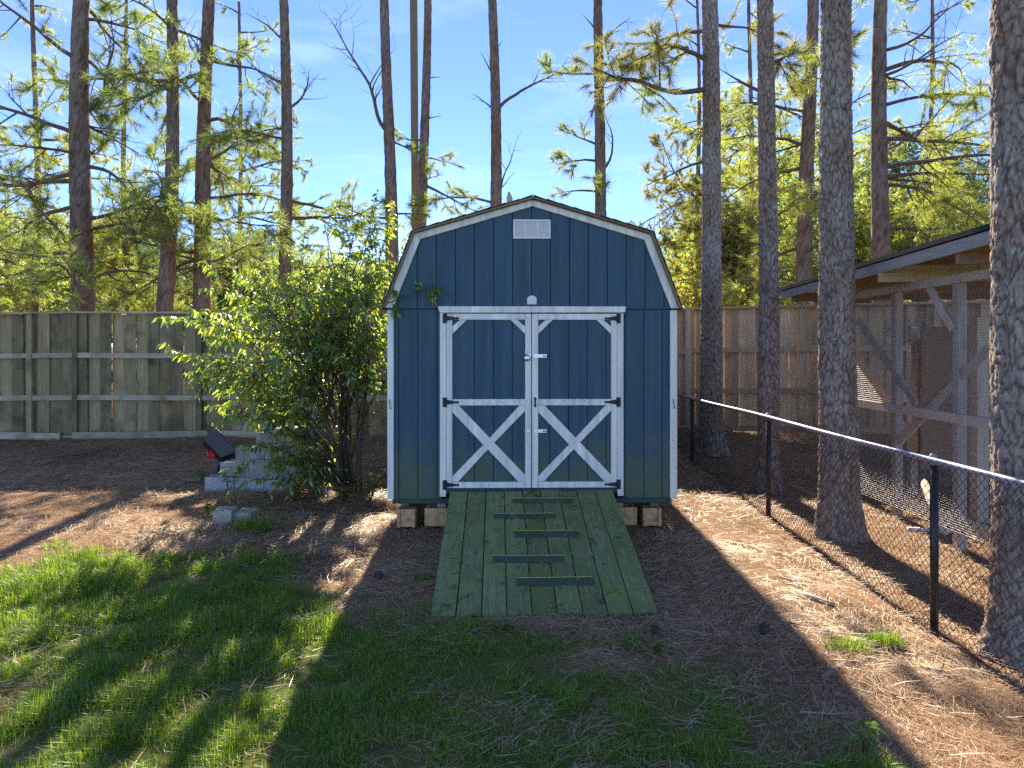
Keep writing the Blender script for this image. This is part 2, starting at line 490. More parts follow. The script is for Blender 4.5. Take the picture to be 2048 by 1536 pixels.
M['needle'] = foliage('pine_needles', [(0, (.08, .125, .028)), (.4, (.16, .215, .05)), (.8, (.26, .30, .075)), (1, (.36, .35, .11))], .62, .4, .07, tcol=1.8)
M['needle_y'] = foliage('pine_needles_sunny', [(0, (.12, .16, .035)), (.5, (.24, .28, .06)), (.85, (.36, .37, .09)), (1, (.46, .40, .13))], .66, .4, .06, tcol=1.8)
M['needle_b'] = foliage('pine_needles_rusty', [(0, (.09, .12, .03)), (.55, (.19, .21, .055)), (.88, (.30, .27, .08)), (1, (.38, .25, .09))], .62, .4, .06, tcol=1.7)
M['leaf'] = foliage('shrub_leaf', [(0, (.07, .125, .03)), (.4, (.145, .21, .04)), (.8, (.24, .30, .05)), (1, (.40, .38, .07))], .60, .30, .10, tcol=2.0)
M['leaf_bg'] = foliage('background_leaf', [(0, (.11, .16, .035)), (.5, (.20, .25, .055)), (1, (.35, .35, .08))], .65, .5, .05, tcol=1.8)
M['leaf_bg_dark'] = foliage('background_leaf_dark', [(0, (.05, .09, .055)), (.5, (.085, .13, .07)), (1, (.14, .18, .08))], .55, .5, .05, tcol=1.6)  # dark blue green leaves; haze of the far trees painted into the colour
M['leaf_bg_rust'] = foliage('background_leaf_rust', [(0, (.12, .14, .03)), (.5, (.24, .24, .05)), (.85, (.34, .29, .07)), (1, (.40, .26, .07))], .6, .5, .04, tcol=1.7)
M['weed'] = foliage('weed_leaf', [(0, (.07, .15, .02)), (1, (.16, .25, .04))], .5, .4, .05, tcol=1.6)
M['grass'] = foliage('grass_blade', [(0, (.08, .155, .012)), (.5, (.16, .275, .020)), (.86, (.26, .36, .03)), (.93, (.30, .30, .08)), (1, (.42, .34, .17))], .55, .4, .05, tcol=1.7)
M['straw'] = foliage('straw_strand', [(0, (.25, .12, .066)), (.35, (.43, .245, .135)), (.7, (.55, .365, .215)), (.94, (.62, .50, .32)), (1, (.68, .59, .43))], .18, .45, .07, tcol=1.3)
def ground_mat():
    m, n, l, bs = new_mat('ground_soil')
    v, t = coords(n, l, rnd=False)
    n1 = N(n, 'ShaderNodeTexNoise', Scale=1.3, Detail=9.0, Roughness=.65); l.new(v, n1.inputs['Vector'])
    n2 = N(n, 'ShaderNodeTexNoise', Scale=45.0, Detail=6.0, Roughness=.7, Distortion=1.5); l.new(v, n2.inputs['Vector'])
    r1 = ramp(n, [(.25, (.165, .09, .052)), (.5, (.32, .20, .115)), (.75, (.46, .32, .195))]); l.new(n2.outputs['Fac'], r1.inputs['Fac'])
    r0 = ramp(n, [(.3, (.65, .65, .65)), (.7, (1.15, 1.1, 1.05))]); l.new(n1.outputs['Fac'], r0.inputs['Fac'])
    c = mixc(n, l, 1.0, r1.outputs['Color'], r0.outputs['Color'], 'MULTIPLY')
    at = N(n, 'ShaderNodeAttribute', attribute_name='grass')
    rg = ramp(n, [(.3, (.075, .095, .022)), (.6, (.14, .185, .035)), (.8, (.25, .21, .09))]); l.new(n2.outputs['Fac'], rg.inputs['Fac'])
    c = mixc(n, l, at.outputs['Fac'], c, rg.outputs['Color'])
    l.new(c, bs.inputs['Base Color']); bs.inputs['Roughness'].default_value = .95; bs.inputs['Specular IOR Level'].default_value = .1
    bump(n, l, bs, n2.outputs['Fac'], .9, .02)
    return m
M['ground'] = ground_mat()

# ------------------------------------------------------------------ ground sheet
def make_ground():
    xs = np.concatenate([[-900, -400, -200, -100, -60, -40, -28, -20], np.arange(-15, 15.01, .10), [20, 28, 40, 60, 100, 200, 400, 900]])
    ys = np.concatenate([[-300, -150, -80, -40, -20, -10, -5, -2], np.arange(0, 15.01, .10), [17, 20, 25, 32, 45, 60, 90, 150, 300, 600, 1200]])
    X, Y = np.meshgrid(xs, ys)
    Z = ground_z(X, Y)
    v = np.stack([X, Y, Z], -1).reshape(-1, 3)
    nx, ny = len(xs), len(ys)
    i = np.arange(nx * ny).reshape(ny, nx)
    f = np.stack([i[:-1, :-1], i[:-1, 1:], i[1:, 1:], i[1:, :-1]], -1).reshape(-1, 4)
    me = fast_mesh('ground', v, f)
    a = me.attributes.new('grass', 'FLOAT', 'POINT')
    a.data.foreach_set('value', grass_mask(X, Y).astype(np.float32).ravel())
    o = link('ground', me, M['ground'], smooth=True)
    tag(o, kind='structure')
make_ground()

# ------------------------------------------------------------------ shed
SX, SY, SROT = 0.22, 7.30, R(1.2)
def sx_(px): return (px - 1065) / 187.0
def sz_(py): return CAMZ - (py - HOR) / 187.0
shed = empty('shed', (SX, SY, 0), (0, 0, SROT))
tag(shed, 'navy blue wooden shed with barn roof and white trimmed double doors', 'shed')
ZB, ZSEAM = .31, 2.335
DX0, DX1, DZ0, DZ1 = sx_(893), sx_(1234), sz_(975), sz_(627)
def roof_z(x):          # underside of the roof line at the front wall
    a = abs(x)
    if a < 1.245: return 3.485 + (3.115 - 3.485) * a / 1.245
    return 3.115 + (2.34 - 3.115) * (a - 1.245) / (1.53 - 1.245)
def siding(parent, edges, zlo, zhi_fn, yf, th=.016, name='siding_board', m=None):
    for a, b in zip(edges[:-1], edges[1:]):
        a2, b2 = a + .0035, b - .0035
        xs = [a2] + [k for k in (-1.245, 0, 1.245) if a2 < k < b2] + [b2]
        top = [(x, zhi_fn(x)) for x in reversed(xs)]
        poly = [(a2, zlo), (b2, zlo)] + top
        o = MB().prism(poly, yf, yf + th).build(name, m or M['blue'], parent)
        bv = o.modifiers.new('bevel', 'BEVEL'); bv.width = .003; bv.segments = 1
# lower front wall: backing either side of the doors and its boards
fw = MB().box((-1.25, .045, (ZB + ZSEAM) / 2), (.56, .03, ZSEAM - ZB)).box((1.25, .045, (ZB + ZSEAM) / 2), (.56, .03, ZSEAM - ZB)).build('front_wall', M['rim'], shed)
siding(fw, [-1.53, -1.428, -1.225, -1.022, -.97], ZB, lambda x: ZSEAM - .004, .012)
siding(fw, [.975, .995, 1.198, 1.396, 1.53], ZB, lambda x: ZSEAM - .004, .012)
# gable wall
gpoly = [(-1.52, ZSEAM), (1.52, ZSEAM), (1.235, 3.10), (0, 3.47), (-1.235, 3.10)]
gw = MB().prism(gpoly, .03, .06).build('gable_wall', M['rim'], shed)
ge = [-1.53] + [-1.231 + .2034 * k for k in range(-1, 14)] + [1.53]
ge = [-1.53] + [e for e in ge if -1.45 < e < 1.45] + [1.53]
siding(gw, ge, ZSEAM + .004, lambda x: roof_z(x), .004, th=.022)
# body of the shed
DEP = 3.7
for s in (-1, 1):
    MB().box((s * 1.515, DEP / 2 + .06, (ZB + 2.36) / 2), (.03, DEP - .06, 2.36 - ZB)).build('side_wall', M['blue'], shed)
MB().prism(gpoly, DEP, DEP + .03).box((0, DEP + .015, (ZB + ZSEAM) / 2), (3.0, .028, ZSEAM - ZB)).build('back_wall', M['blue'], shed)
MB().box((0, DEP / 2 + .05, ZB + .05), (2.98, DEP - .1, .03)).build('floor_deck', M['deck'], shed)
# roof: two slopes a side, each with shingle courses lapping over each other
AP, BR, EA = (0, 3.515), (1.265, 3.145), (1.575, 2.345)
for s in (-1, 1):
    for (p, q) in ((AP, BR), (BR, EA)):
        a = Vector((s * p[0], 0, p[1])); b = Vector((s * q[0], 0, q[1]))
        d = (b - a); L = d.length; d.normalize()
        nrm = Vector((d.z, 0, -d.x)); 
        if nrm.z < 0 or (abs(nrm.z) < .6 and nrm.x * s < 0): nrm = -nrm
        mid = (a + b) / 2
        yv = Vector((0, 1, 0)); zv = d.cross(yv)
        if zv.dot(nrm) < 0: yv = -yv; zv = -zv
        rot = Matrix((d, yv, zv)).transposed()
        rp_ = MB().box(mid + Vector((0, DEP / 2 - .02, 0)) + nrm * -.004, (L, DEP + .16, .016), rot).build('roof_panel', M['deck'], shed)
        nC = max(3, int(round(L / .14))); step = L / nC
        for k in range(nC):
            c0 = a + d * (step * (k + .5) + .008)
            tl = -0.055
            r2 = rot @ Matrix.Rotation(tl * (1 if zv.dot(nrm) > 0 else -1) * -1, 3, 'Y')
            o = MB().box(c0 + Vector((0, DEP / 2 - .02 + RNG.uniform(-.006, .006), 0)) + nrm * .013, (step + .02, DEP + .19 + RNG.uniform(-.01, .01), .007), r2).build('shingle_course', M['shingle'], rp_)
    # rake trims
TW = .072
def rake(s):
    off = .012
    o0, o1, o2 = (0, 3.50), (1.258, 3.132), (1.566, 2.345)
    i0, i1, i2 = (0, 3.50 - .068), (1.258 - .062, 3.132 - .055), (1.566 - .082, 2.345)
    a = [(s * i0[0], i0[1]), (s * (i1[0]), i1[1]), (s * o1[0], o1[1]), (s * o0[0], o0[1])]
    b = [(s * i1[0], i1[1]), (s * i2[0], i2[1]), (s * o2[0], o2[1]), (s * o1[0], o1[1])]
    if s < 0: a.reverse(); b.reverse()
    for q in (a, b):
        c = (sum(p[0] for p in q) / 4, sum(p[1] for p in q) / 4)
        q = [(c[0] + (p[0] - c[0]) * .9985, c[1] + (p[1] - c[1]) * .9985) for p in q]
        o = MB().prism(q, -.026, .003).build('rake_trim', M['white'], shed)
        bv = o.modifiers.new('bevel', 'BEVEL'); bv.width = .004; bv.segments = 1
rake(1); rake(-1)
# dark end block under each eave, corner trims with hooks
for s, a, b in ((-1, sx_(776), sx_(788.5)), (1, sx_(1341), sx_(1355))):
    MB().box(((a + b) / 2, -.004, (ZB + .02 + 2.325) / 2 - .01), (b - a, .03, 2.325 - ZB)).build('corner_trim', M['white'], shed)
    MB().box((s * 1.535, 0, 2.337), (.09, .05, .013)).build('eave_return', M['rim'], shed)
    hx = (a + b) / 2
    MB().tube([(hx - .008, -.022, 1.375), (hx - .008, -.035, 1.368), (hx - .004, -.034, 1.33), (hx + .004, -.034, 1.29), (hx - .004, -.036, 1.275), (hx + .012, -.038, 1.272), (hx + .012, -.038, 1.285)], .0035, 6).build('hook', M['hinge'], shed)
# header and jambs
o = MB().prism([(sx_(880.5), sz_(626)), (sx_(1249.5), sz_(625)), (sx_(1252), sz_(613)), (sx_(875.5), sz_(613))], -.034, .006).build('door_header', M['white'], shed)
bv = o.modifiers.new('bevel', 'BEVEL'); bv.width = .004
for a, b in ((880, 892.3), (1234.8, 1247)):
    MB().box(((sx_(a) + sx_(b)) / 2, -.006, (sz_(626.5) + sz_(992)) / 2), (sx_(b) - sx_(a), .03, sz_(626.5) - sz_(992))).build('door_jamb', M['white'], shed)
MB().box((.0, .03, sz_(981)), (1.95, .06, .05)).build('door_sill', M['rim'], shed)

# doors
def quad_board(parent, name, pts, y0, y1, m):
    area = sum(pts[i][0] * pts[(i + 1) % len(pts)][1] - pts[(i + 1) % len(pts)][0] * pts[i][1] for i in range(len(pts)))
    if area < 0: pts = pts[::-1]
    o = MB().prism(pts, y0, y1).build(name, m, parent)
    bv = o.modifiers.new('bevel', 'BEVEL'); bv.width = .0035; bv.segments = 1
    return o
def door(x0p, x1p, stl, str_, grooves, hinge_left):
    x0, x1 = sx_(x0p), sx_(x1p)
    z0, z1 = sz_(975), sz_(627.5)
    d = MB().box(((x0 + x1) / 2, .03, (z0 + z1) / 2), (x1 - x0 - .004, .02, z1 - z0 - .004)).build('door', M['rim'], shed)
    e = [x0 + .01] + [sx_(g) for g in grooves] + [x1 - .01]
    siding(d, e, z0 + .01, lambda x: z1 - .01, .004, .016, 'door_board')
    q = lambda *p: [(sx_(a), sz_(b)) for a, b in p]
    yA, yB = -.020, .003
    lo, li, ri, ro = x0p, stl, str_, x1p
    t0, t1, m0, m1, b0, b1 = 627.5, 639.7, 798, 810.5, 963, 975
    quad_board(d, 'stile', q((lo, t0), (li, t0), (li, b1), (lo, b1)), yA, yB, M['white'])
    quad_board(d, 'stile', q((ri, t0), (ro, t0), (ro, b1), (ri, b1)), yA, yB, M['white'])
    g = .35
    for a, b in ((t0, t1), (m0, m1), (b0, b1)):
        quad_board(d, 'cross_rail', q((li + g, a), (ri - g, a), (ri - g, b), (li + g, b)), yA, yB, M['white'])
    # corner braces
    quad_board(d, 'corner_brace', q((li + g, 653), (li + 15, t1 + g), (li + 29, t1 + g), (li + g, 668)), yA, yB, M['white'])
    quad_board(d, 'corner_brace', q((ri - g, 653), (ri - 15, t1 + g), (ri - 29, t1 + g), (ri - g, 668)), yA, yB, M['white'])
    # cross brace: one long board, two short boards butting on it
    zt, zb_ = m1 + g, b0 - g
    w = 13.0
    A = (li + g, zt); B = (ri - g, zb_)
    quad_board(d, 'cross_brace', q((A[0], A[1]), (A[0] + w, A[1]), (B[0], B[1] - w * 1.05), (B[0], B[1]), (B[0] - w, B[1]), (A[0], A[1] + w * 1.05)), yA, yB, M['white'])
    C = (ri - g, zt); E = (li + g, zb_)
    dx, dy = E[0] - C[0], E[1] - C[1]
    def along(t, off):   # point on the rising diagonal
        L = math.hypot(dx, dy); nx, ny = -dy / L, dx / L
        return (C[0] + dx * t + nx * off, C[1] + dy * t + ny * off)
    h = w * .5
    quad_board(d, 'cross_brace', q((C[0], C[1]), (C[0], C[1] + w * .85), along(.455, -h), along(.455, h), (C[0] - w * .85, C[1])), yA + .0012, yB, M['white'])
    quad_board(d, 'cross_brace', q((E[0], E[1]), (E[0] + w * .85, E[1]), along(.545, -h), along(.545, h), (E[0], E[1] - w * .85)), yA + .0012, yB, M['white'])
    # nail heads on the rails
    for u, pz in ((.18, 803), (.33, 805.5), (.37, 801.5), (.62, 802), (.66, 805), (.8, 803.5), (.1, 633), (.55, 634), (.9, 632), (.08, 969), (.5, 970), (.92, 968)):
        MB().tube([(x0 + (x1 - x0) * u, -.0198, sz_(pz)), (x0 + (x1 - x0) * u, -.0215, sz_(pz))], .0055, 8).build('nail_head', M['hinge'] if pz > 790 else M['steel'], d)
    # strap hinges
    for py in (637, 804, 968.5):
        hb = MB()
        s = 1 if hinge_left else -1
        bx = lo if hinge_left else ro
        X = lambda u: sx_(bx + s * u)
        hb.box(((X(-7) + X(-.6)) / 2, -.0245, sz_(py)), (abs(X(-7) - X(-.6)), .006, 19 / 187), ch=.001)
        hb.tube([(X(0), -.028, sz_(py - 9.6)), (X(0), -.028, sz_(py + 9.6))], .0075, 8)
        st = [(X(1), sz_(py + 5)), (X(1), sz_(py - 5)), (X(20), sz_(py - 1.8)), (X(22.5), sz_(py - 2.8)), (X(26), sz_(py)), (X(22.5), sz_(py + 2.8)), (X(20), sz_(py + 1.8))]
        if s < 0: st = [st[0]] + st[1:]
        area = sum(st[i][0] * st[(i + 1) % 7][1] - st[(i + 1) % 7][0] * st[i][1] for i in range(7))
        if area < 0: st = st[::-1]
        hb.prism(st, -.027, -.0195)
        hb.build('hinge', M['hinge'], d)
    return d
dl = door(893, 1062.3, 905, 1050, (949, 987, 1024.5), True)
dr = door(1063.8, 1234, 1076, 1222, (1099, 1137.6, 1174.8, 1213), False)
# upper hasp on the right door, staple plate on the left door, lower hasp, pull handle
def hasp(py, dy=0):
    h = MB()
    h.box((sx_(1070.5), -.023, sz_(py)), (7 / 187, .006, 8 / 187), ch=.001)
    h.tube([(sx_(1074.5), -.025, sz_(py - 4)), (sx_(1074.5), -.025, sz_(py + 4))], .005, 6)
    h.box((sx_(1084), -.026, sz_(py)), (18 / 187, .004, 7 / 187), ch=.001)
    o = h.build('hasp', M['steel'], dr)
    MB().box((sx_(1088.5), -.0287, sz_(py + .4)), (7 / 187, .002, 2.0 / 187), ch=.0005).build('hasp_slot', M['hinge'], dr)
hasp(712); hasp(861.5)
MB().box((sx_(1056.5), -.0225, sz_(712)), (10 / 187, .005, 8 / 187), ch=.001).build('staple_plate', M['steel'], dl)
MB().box((sx_(1056.5), -.0225, sz_(861.5)), (6 / 187, .005, 6 / 187), ch=.001).build('staple_plate', M['steel'], dl)
MB().tube([(sx_(1070), -.021, sz_(795.5)), (sx_(1070), -.03, sz_(797.5)), (sx_(1070), -.048, sz_(801)), (sx_(1070), -.048, sz_(807)), (sx_(1070), -.03, sz_(810.5)), (sx_(1070), -.021, sz_(812.5))], [.011, .012, .008, .008, .012, .011], 8).build('pull_handle', M['hinge'], dr, True)
# round padlock hanging from the staple: its own thing
def padlock():
    e = empty('padlock', shed.matrix_basis @ Vector((sx_(1053.8), -.04, sz_(716))), (0, 0, SROT))
    tag(e, 'small round metal padlock hanging at the shed doors\' meeting edge', 'padlock')
    b = MB(); prof = [(0, -.016), (.022, -.016), (.033, -.012), (.036, 0), (.033, .012), (.022, .016), (0, .016)]
    n = 24
    for (r_, y_) in prof:
        for k in range(n): b.v.append((r_ * math.cos(k * math.tau / n), y_, r_ * math.sin(k * math.tau / n)))
    for i in range(len(prof) - 1):
        for k in range(n): b.f.append((i * n + k, i * n + (k + 1) % n, (i + 1) * n + (k + 1) % n, (i + 1) * n + k))
    b.build('lock_body', M['brass'], e, True)
    MB().tube([(.021 * math.cos(a), -.0175, .021 * math.sin(a)) for a in np.linspace(0, math.tau, 20)], .0016, 5, False).build('lock_ring', M['steel'], e, True)
    MB().box((0, -.0175, -.004), (.007, .003, .016), ch=.001).build('keyhole', M['hinge'], e)
    MB().tube([(-.008, .0, .028), (-.006, .008, .042), (.004, .013, .044), (.012, .008, .036), (.013, .0, .026)], .0045, 6).build('shackle', M['steel'], e, True)
bpy.context.view_layer.update()
padlock()
# vent with three louvred columns
vx0, vx1, vz0, vz1 = sx_(1026), sx_(1101), sz_(478), sz_(439.5)
vt = MB()
vt.box(((vx0 + vx1) / 2, -.002, (vz0 + vz1) / 2), (vx1 - vx0 - .01, .012, vz1 - vz0 - .01))
vent = vt.build('gable_vent', M['louver'], shed)
fr = MB()
t_ = .02
fr.box(((vx0 + vx1) / 2, -.012, vz0 + t_ / 2), (vx1 - vx0, .016, t_)); fr.box(((vx0 + vx1) / 2, -.012, vz1 - t_ / 2), (vx1 - vx0, .016, t_))
for q in (vx0 + t_ / 2, vx1 - t_ / 2): fr.box((q, -.012, (vz0 + vz1) / 2), (t_, .0155, vz1 - vz0 - 2 * t_))
for q in (1 / 3, 2 / 3): fr.box((vx0 + (vx1 - vx0) * q, -.012, (vz0 + vz1) / 2), (.014, .0152, vz1 - vz0 - 2 * t_))
fr.build('vent_frame', M['louver'], vent)
nl = 9
rl = Matrix.Rotation(R(-38), 3, 'X')
for c in range(3):
    for k in range(nl):
        w = (vx1 - vx0) / 3 - .03
        xx = vx0 + (vx1 - vx0) * (c + .5) / 3; zz = vz0 + t_ + (vz1 - vz0 - 2 * t_) * (k + .5) / nl
        MB().box((xx, -.013, zz), (w, .018, .0035), rl, ch=.0006).build('louver', M['louver'], vent)
# maker's plaque: arched plate with raised lines
pc = sx_(1063.5)
pl = [(pc - .05, sz_(609)), (pc + .05, sz_(609)), (pc + .052, sz_(597)), (pc + .040, sz_(594)), (pc + .014, sz_(591.2)), (pc, sz_(590.6)), (pc - .014, sz_(591.2)), (pc - .040, sz_(594)), (pc - .052, sz_(597))]
pq = quad_board(shed, 'maker_plaque', pl, -.010, .004, M['plaque'])
for k, (w, zz) in enumerate(((.05, 597.5), (.07, 600.2), (.045, 602.8), (.075, 605.8))):
    MB().box((pc, -.0115, sz_(zz)), (w, .003, .005), ch=.0008).build('raised_line', M['louver'], pq)
# rim joist and skids below
MB().box((0, .05, .28), (3.0, .04, .056)).build('rim_joist', M['rim'], shed)
MB().box((0, DEP, .28), (3.0, .04, .056)).build('rim_joist', M['rim'], shed)
for px in (809, 882, 1241.5, 1313):
    MB().box((sx_(px), DEP / 2 + .06, .225), (.09, DEP - .05, .05)).build('skid', M['ramp'] if px in (809, 1313) else M['coop'], shed)

# ------------------------------------------------------------------ concrete blocks
def cmu_mesh(L=.40, Wd=.195, H=.195):
    """hollow block: two side shells, end webs set in so the shells stand out as flanges"""
    b = MB(); s = .034
    b.box((0, -Wd / 2 + s / 2, 0), (L, s, H), ch=.006); b.box((0, Wd / 2 - s / 2, 0), (L, s, H), ch=.006)
    for x in (-L / 2 + s / 2 + .026, 0, L / 2 - s / 2 - .026):
        b.box((x, 0, -.001), (s, Wd - 2 * s + .004, H - .006), ch=.004)
    return b.mesh('concrete_block')
CMU = cmu_mesh()
def cmu(loc, rotz, m, label, group, sc=(1, 1, 1), rotx=0):
    me = CMU.copy(); me.materials.clear(); me.materials.append(m)
    o = bpy.data.objects.new('concrete_block', me); COL.objects.link(o)
    o.location = loc; o.rotation_euler = (rotx, 0, rotz); o.scale = sc
    return tag(o, label, 'concrete block', group)
grp = 'concrete blocks carrying the shed'
for px, rz, m, lab in ((813, 90, 'cmu_tan', 'grooved tan concrete block under the shed\'s left front corner'),
                       (886, 0, 'cmu_tan', 'flat faced tan concrete block under the shed just left of the ramp'),
                       (1240, 0, 'cmu_tan', 'tan concrete block under the shed half hidden right of the ramp'),
                       (1308, 90, 'cmu_tan', 'grooved tan concrete block under the shed\'s right front corner')):
    w = shed.matrix_world @ Vector((sx_(px), .21 if rz == 90 else .16, 0))
    cmu((w.x, w.y, .0975 + .001), R(rz) + SROT + R(random.uniform(-3, 3)), M[m], lab, grp)

# ------------------------------------------------------------------ ramp
RL, RTILT = 2.15, math.atan2(.51, 2.08)
rb = shed.matrix_world @ Vector((-.013, -2.135, -.115))
ramp_o = empty('wooden_ramp', rb, (RTILT, 0, SROT))
tag(ramp_o, 'green algae stained plank ramp leading up to the shed doors', 'ramp')
pw = 1.739 / 9
for k in range(9):
    x = -1.739 / 2 + pw * (k + .5)
    gap = .006 if k in (3, 5, 7) else .009
    L = RL + RNG.uniform(-.012, .012)
    y0 = RNG.uniform(-.012, .012) + .004 * k
    MB().box((0, 0, 0), (pw - gap, L, .036), ch=.004).build('plank', M['ramp'], ramp_o).location = (x, L / 2 + y0, -.018 + RNG.uniform(-.003, .003))
for y in (.35, 1.1, 1.85):
    MB().box((0, y, -.062), (1.6, .085, .045)).build('bearer', M['ramp'], ramp_o)
bpy.context.view_layer.update()
RM = ramp_o.matrix_world.inverted()
def ramp_uv(px, py):
    o = RM @ Vector((0, 0, CAMZ)); d = RM.to_3x3() @ Vector(((px - 1024) / F, 1, -(py - HOR) / F))
    t = -o.z / d.z
    q = o + d * t
    return q.x, q.y
for a, b, y0, y1 in ((1025, 1144, 997.5, 1007), (987.5, 1110, 1028, 1038), (1027.5, 1157, 1062.5, 1075), (985.5, 1127, 1112.5, 1126), (1033.5, 1185, 1156.5, 1172)):
    xa, ya = ramp_uv(a, y0); xb, yb = ramp_uv(b, y0); xc, yc = ramp_uv(a, y1)
    wy = ya - yc
    g = MB().box((0, 0, 0), (xb - xa, wy, .003), ch=.0008).build('grip_strip', M['grip'], ramp_o)
    g.location = ((xa + xb) / 2, ya - wy / 2, .0048); g.rotation_euler = (0, 0, R(RNG.uniform(-.5, .9)))
    MB().box((0, wy / 2 + .0045, .0004), (xb - xa, .007, .003), ch=.001).build('yellow_edge', M['yellow'], g)

# ------------------------------------------------------------------ privacy fences
_bm = {}
def board_mesh(w, h, m):
    k = (round(w, 3), round(h, 2), m.name)
    if k not in _bm:
        me = MB().box((0, 0, h / 2), (w, .018, h), ch=.003).mesh('fence_board'); me.materials.append(m); _bm[k] = me
    return _bm[k]
def fence_run(root, A, B, ztA, ztB, zbA, zbB, widths, m, mrail, rails, post_every, cap=True, jit=.010):
    """A,B plan points; boards behind the rails (camera side = -normal)"""
    A = Vector(A); B = Vector(B); d = B - A; L = d.length; d.normalize()
    nrm = Vector((d.y, -d.x))           # towards the camera for a run going +x
    rz = math.atan2(d.y, d.x)
    s = 0.0; i = 0
    while s < L - .03:
        w = widths(A.x + d.x * s)
        p = A + d * (s + w / 2); t = (s + w / 2) / L
        zt = ztA + (ztB - ztA) * t; zb = zbA + (zbB - zbA) * t
        h = zt - zb - .02
        back = .020 if i % 2 else RNG.uniform(0, .003)
        o = bpy.data.objects.new('fence_board', board_mesh(w + (.030 if i % 2 else -.010), h, m)); COL.objects.link(o)
        o.parent = root
        o.location = (p.x - nrm.x * back * 1.7 + root_off[0], p.y - nrm.y * back * 1.7, zb + RNG.uniform(-.012, .01))
        o.rotation_euler = (RNG.normal(0, .003), RNG.normal(0, .0035), rz + RNG.normal(0, .012))
        s += w; i += 1
    for zf, hh in rails:
        s0 = 0.0
        while s0 < L - .05:
            s1 = min(L, s0 + post_every)
            pa = A + d * (s0 + .004) + nrm * .034; pb = A + d * (s1 - .004) + nrm * .034
            za = (lambda t: (ztA + (ztB - ztA) * t) * zf + (zbA + (zbB - zbA) * t) * (1 - zf))(s0 / L)
            zb2 = (lambda t: (ztA + (ztB - ztA) * t) * zf + (zbA + (zbB - zbA) * t) * (1 - zf))(s1 / L)
            mb = MB().beam((0, 0, 0), ((pb - pa).length, 0, zb2 - za + RNG.uniform(-.01, .01)), .038, hh)
            o = mb.build('rail', mrail, root); o.location = (pa.x, pa.y, za); o.rotation_euler = (0, 0, rz)
            s0 = s1
    s0 = 0.0
    while s0 < L + .01:
        p = A + d * min(s0, L) + nrm * .012; t = min(s0, L) / L
        zt = ztA + (ztB - ztA) * t
        zg = gz(p.x, p.y) - .1
        o = MB().box((0, 0, (zt - .03 - zg) / 2), (.09, .09, zt - .03 - zg)).build('post', mrail if mrail != M['rail'] else M['fence'], root)
        o.location = (p.x + nrm.x * .012, p.y + nrm.y * .012, zg); o.rotation_euler = (0, 0, rz)
        s0 += post_every
    if cap:
        s0 = 0.0
        while s0 < L - .05:
            s1 = min(L, s0 + post_every * 1.5)
            pa = A + d * (s0 + .002) + nrm * .02; pb = A + d * (s1 - .002) + nrm * .02
            za = ztA + (ztB - ztA) * s0 / L; zb2 = ztA + (ztB - ztA) * s1 / L
            mb = MB().beam((0, 0, 0), ((pb - pa).length, 0, zb2 - za), .14, .04)
            o = mb.build('cap_rail', mrail, root); o.location = (pa.x, pa.y, za); o.rotation_euler = (0, 0, rz)
            s0 = s1
root_off = (0, 0)
YL = 12.7
def zrow(py, Y): return CAMZ - (py - HOR) / F * Y
left_w = lambda x: (.222 if x < -3.6 else .128) + RNG.uniform(-.006, .006)
fl = tag(empty('privacy_fence', (0, 0, 0)), 'weathered grey green board fence behind the leafy shrub, left of the shed', 'fence')
railsL = [(.665, .095), (.335, .095), (.012, .105)]
fence_run(fl, (-13.2, 12.25), (-8.1, YL), zrow(634, 12.25), zrow(625, YL), zrow(888, 12.3), zrow(880, YL), left_w, M['fence'], M['rail'], railsL, 2.16)
fence_run(fl, (-8.1, YL), (1.1, 12.75), zrow(625, YL), zrow(629, 12.7), zrow(880, YL), zrow(882, 12.7), left_w, M['fence'], M['rail'], railsL, 2.30)
# kick boards lying along the foot of the left fence
for x0, x1, dy in ((-11.8, -10.0, .0), (-10.0, -8.3, .03), (-8.1, -5.6, .02), (-5.6, -3.2, .0)):
    za, zb2 = gz(x0, YL - .12), gz(x1, YL - .12)
    ya = (12.25 + (x0 + 13.2) / 5.1 * .45 if x0 < -8.1 else YL) - .10 - dy; yb = (12.25 + (x1 + 13.2) / 5.1 * .45 if x1 < -8.1 else YL) - .10 - dy
    MB().beam((x0, ya, za + .05), (x1 - .01, yb, zb2 + .05), .035, .13).build('kick_board', M['rail'], fl)
fr_ = tag(empty('privacy_fence', (0, 0, 0)), 'brownish weathered board fence behind the row of pines, right of the shed', 'fence')
right_w = lambda x: .138 + RNG.uniform(-.02, .02)
fence_run(fr_, (1.1, 12.78), (3.3, 12.8), zrow(620, 12.8), zrow(618, 12.8), zrow(868, 12.8), zrow(858, 12.8), right_w, M['fence_r'], M['fence_r'], [(.645, .09), (.315, .09), (.015, .10)], 2.2)
fence_run(fr_, (3.3, 12.8), (11.0, 10.0), zrow(618, 12.8), zrow(590, 10.0), zrow(858, 12.8), zrow(880, 10.0), right_w, M['fence_r'], M['fence_r'], [(.655, .09), (.32, .09), (.015, .10)], 2.35)

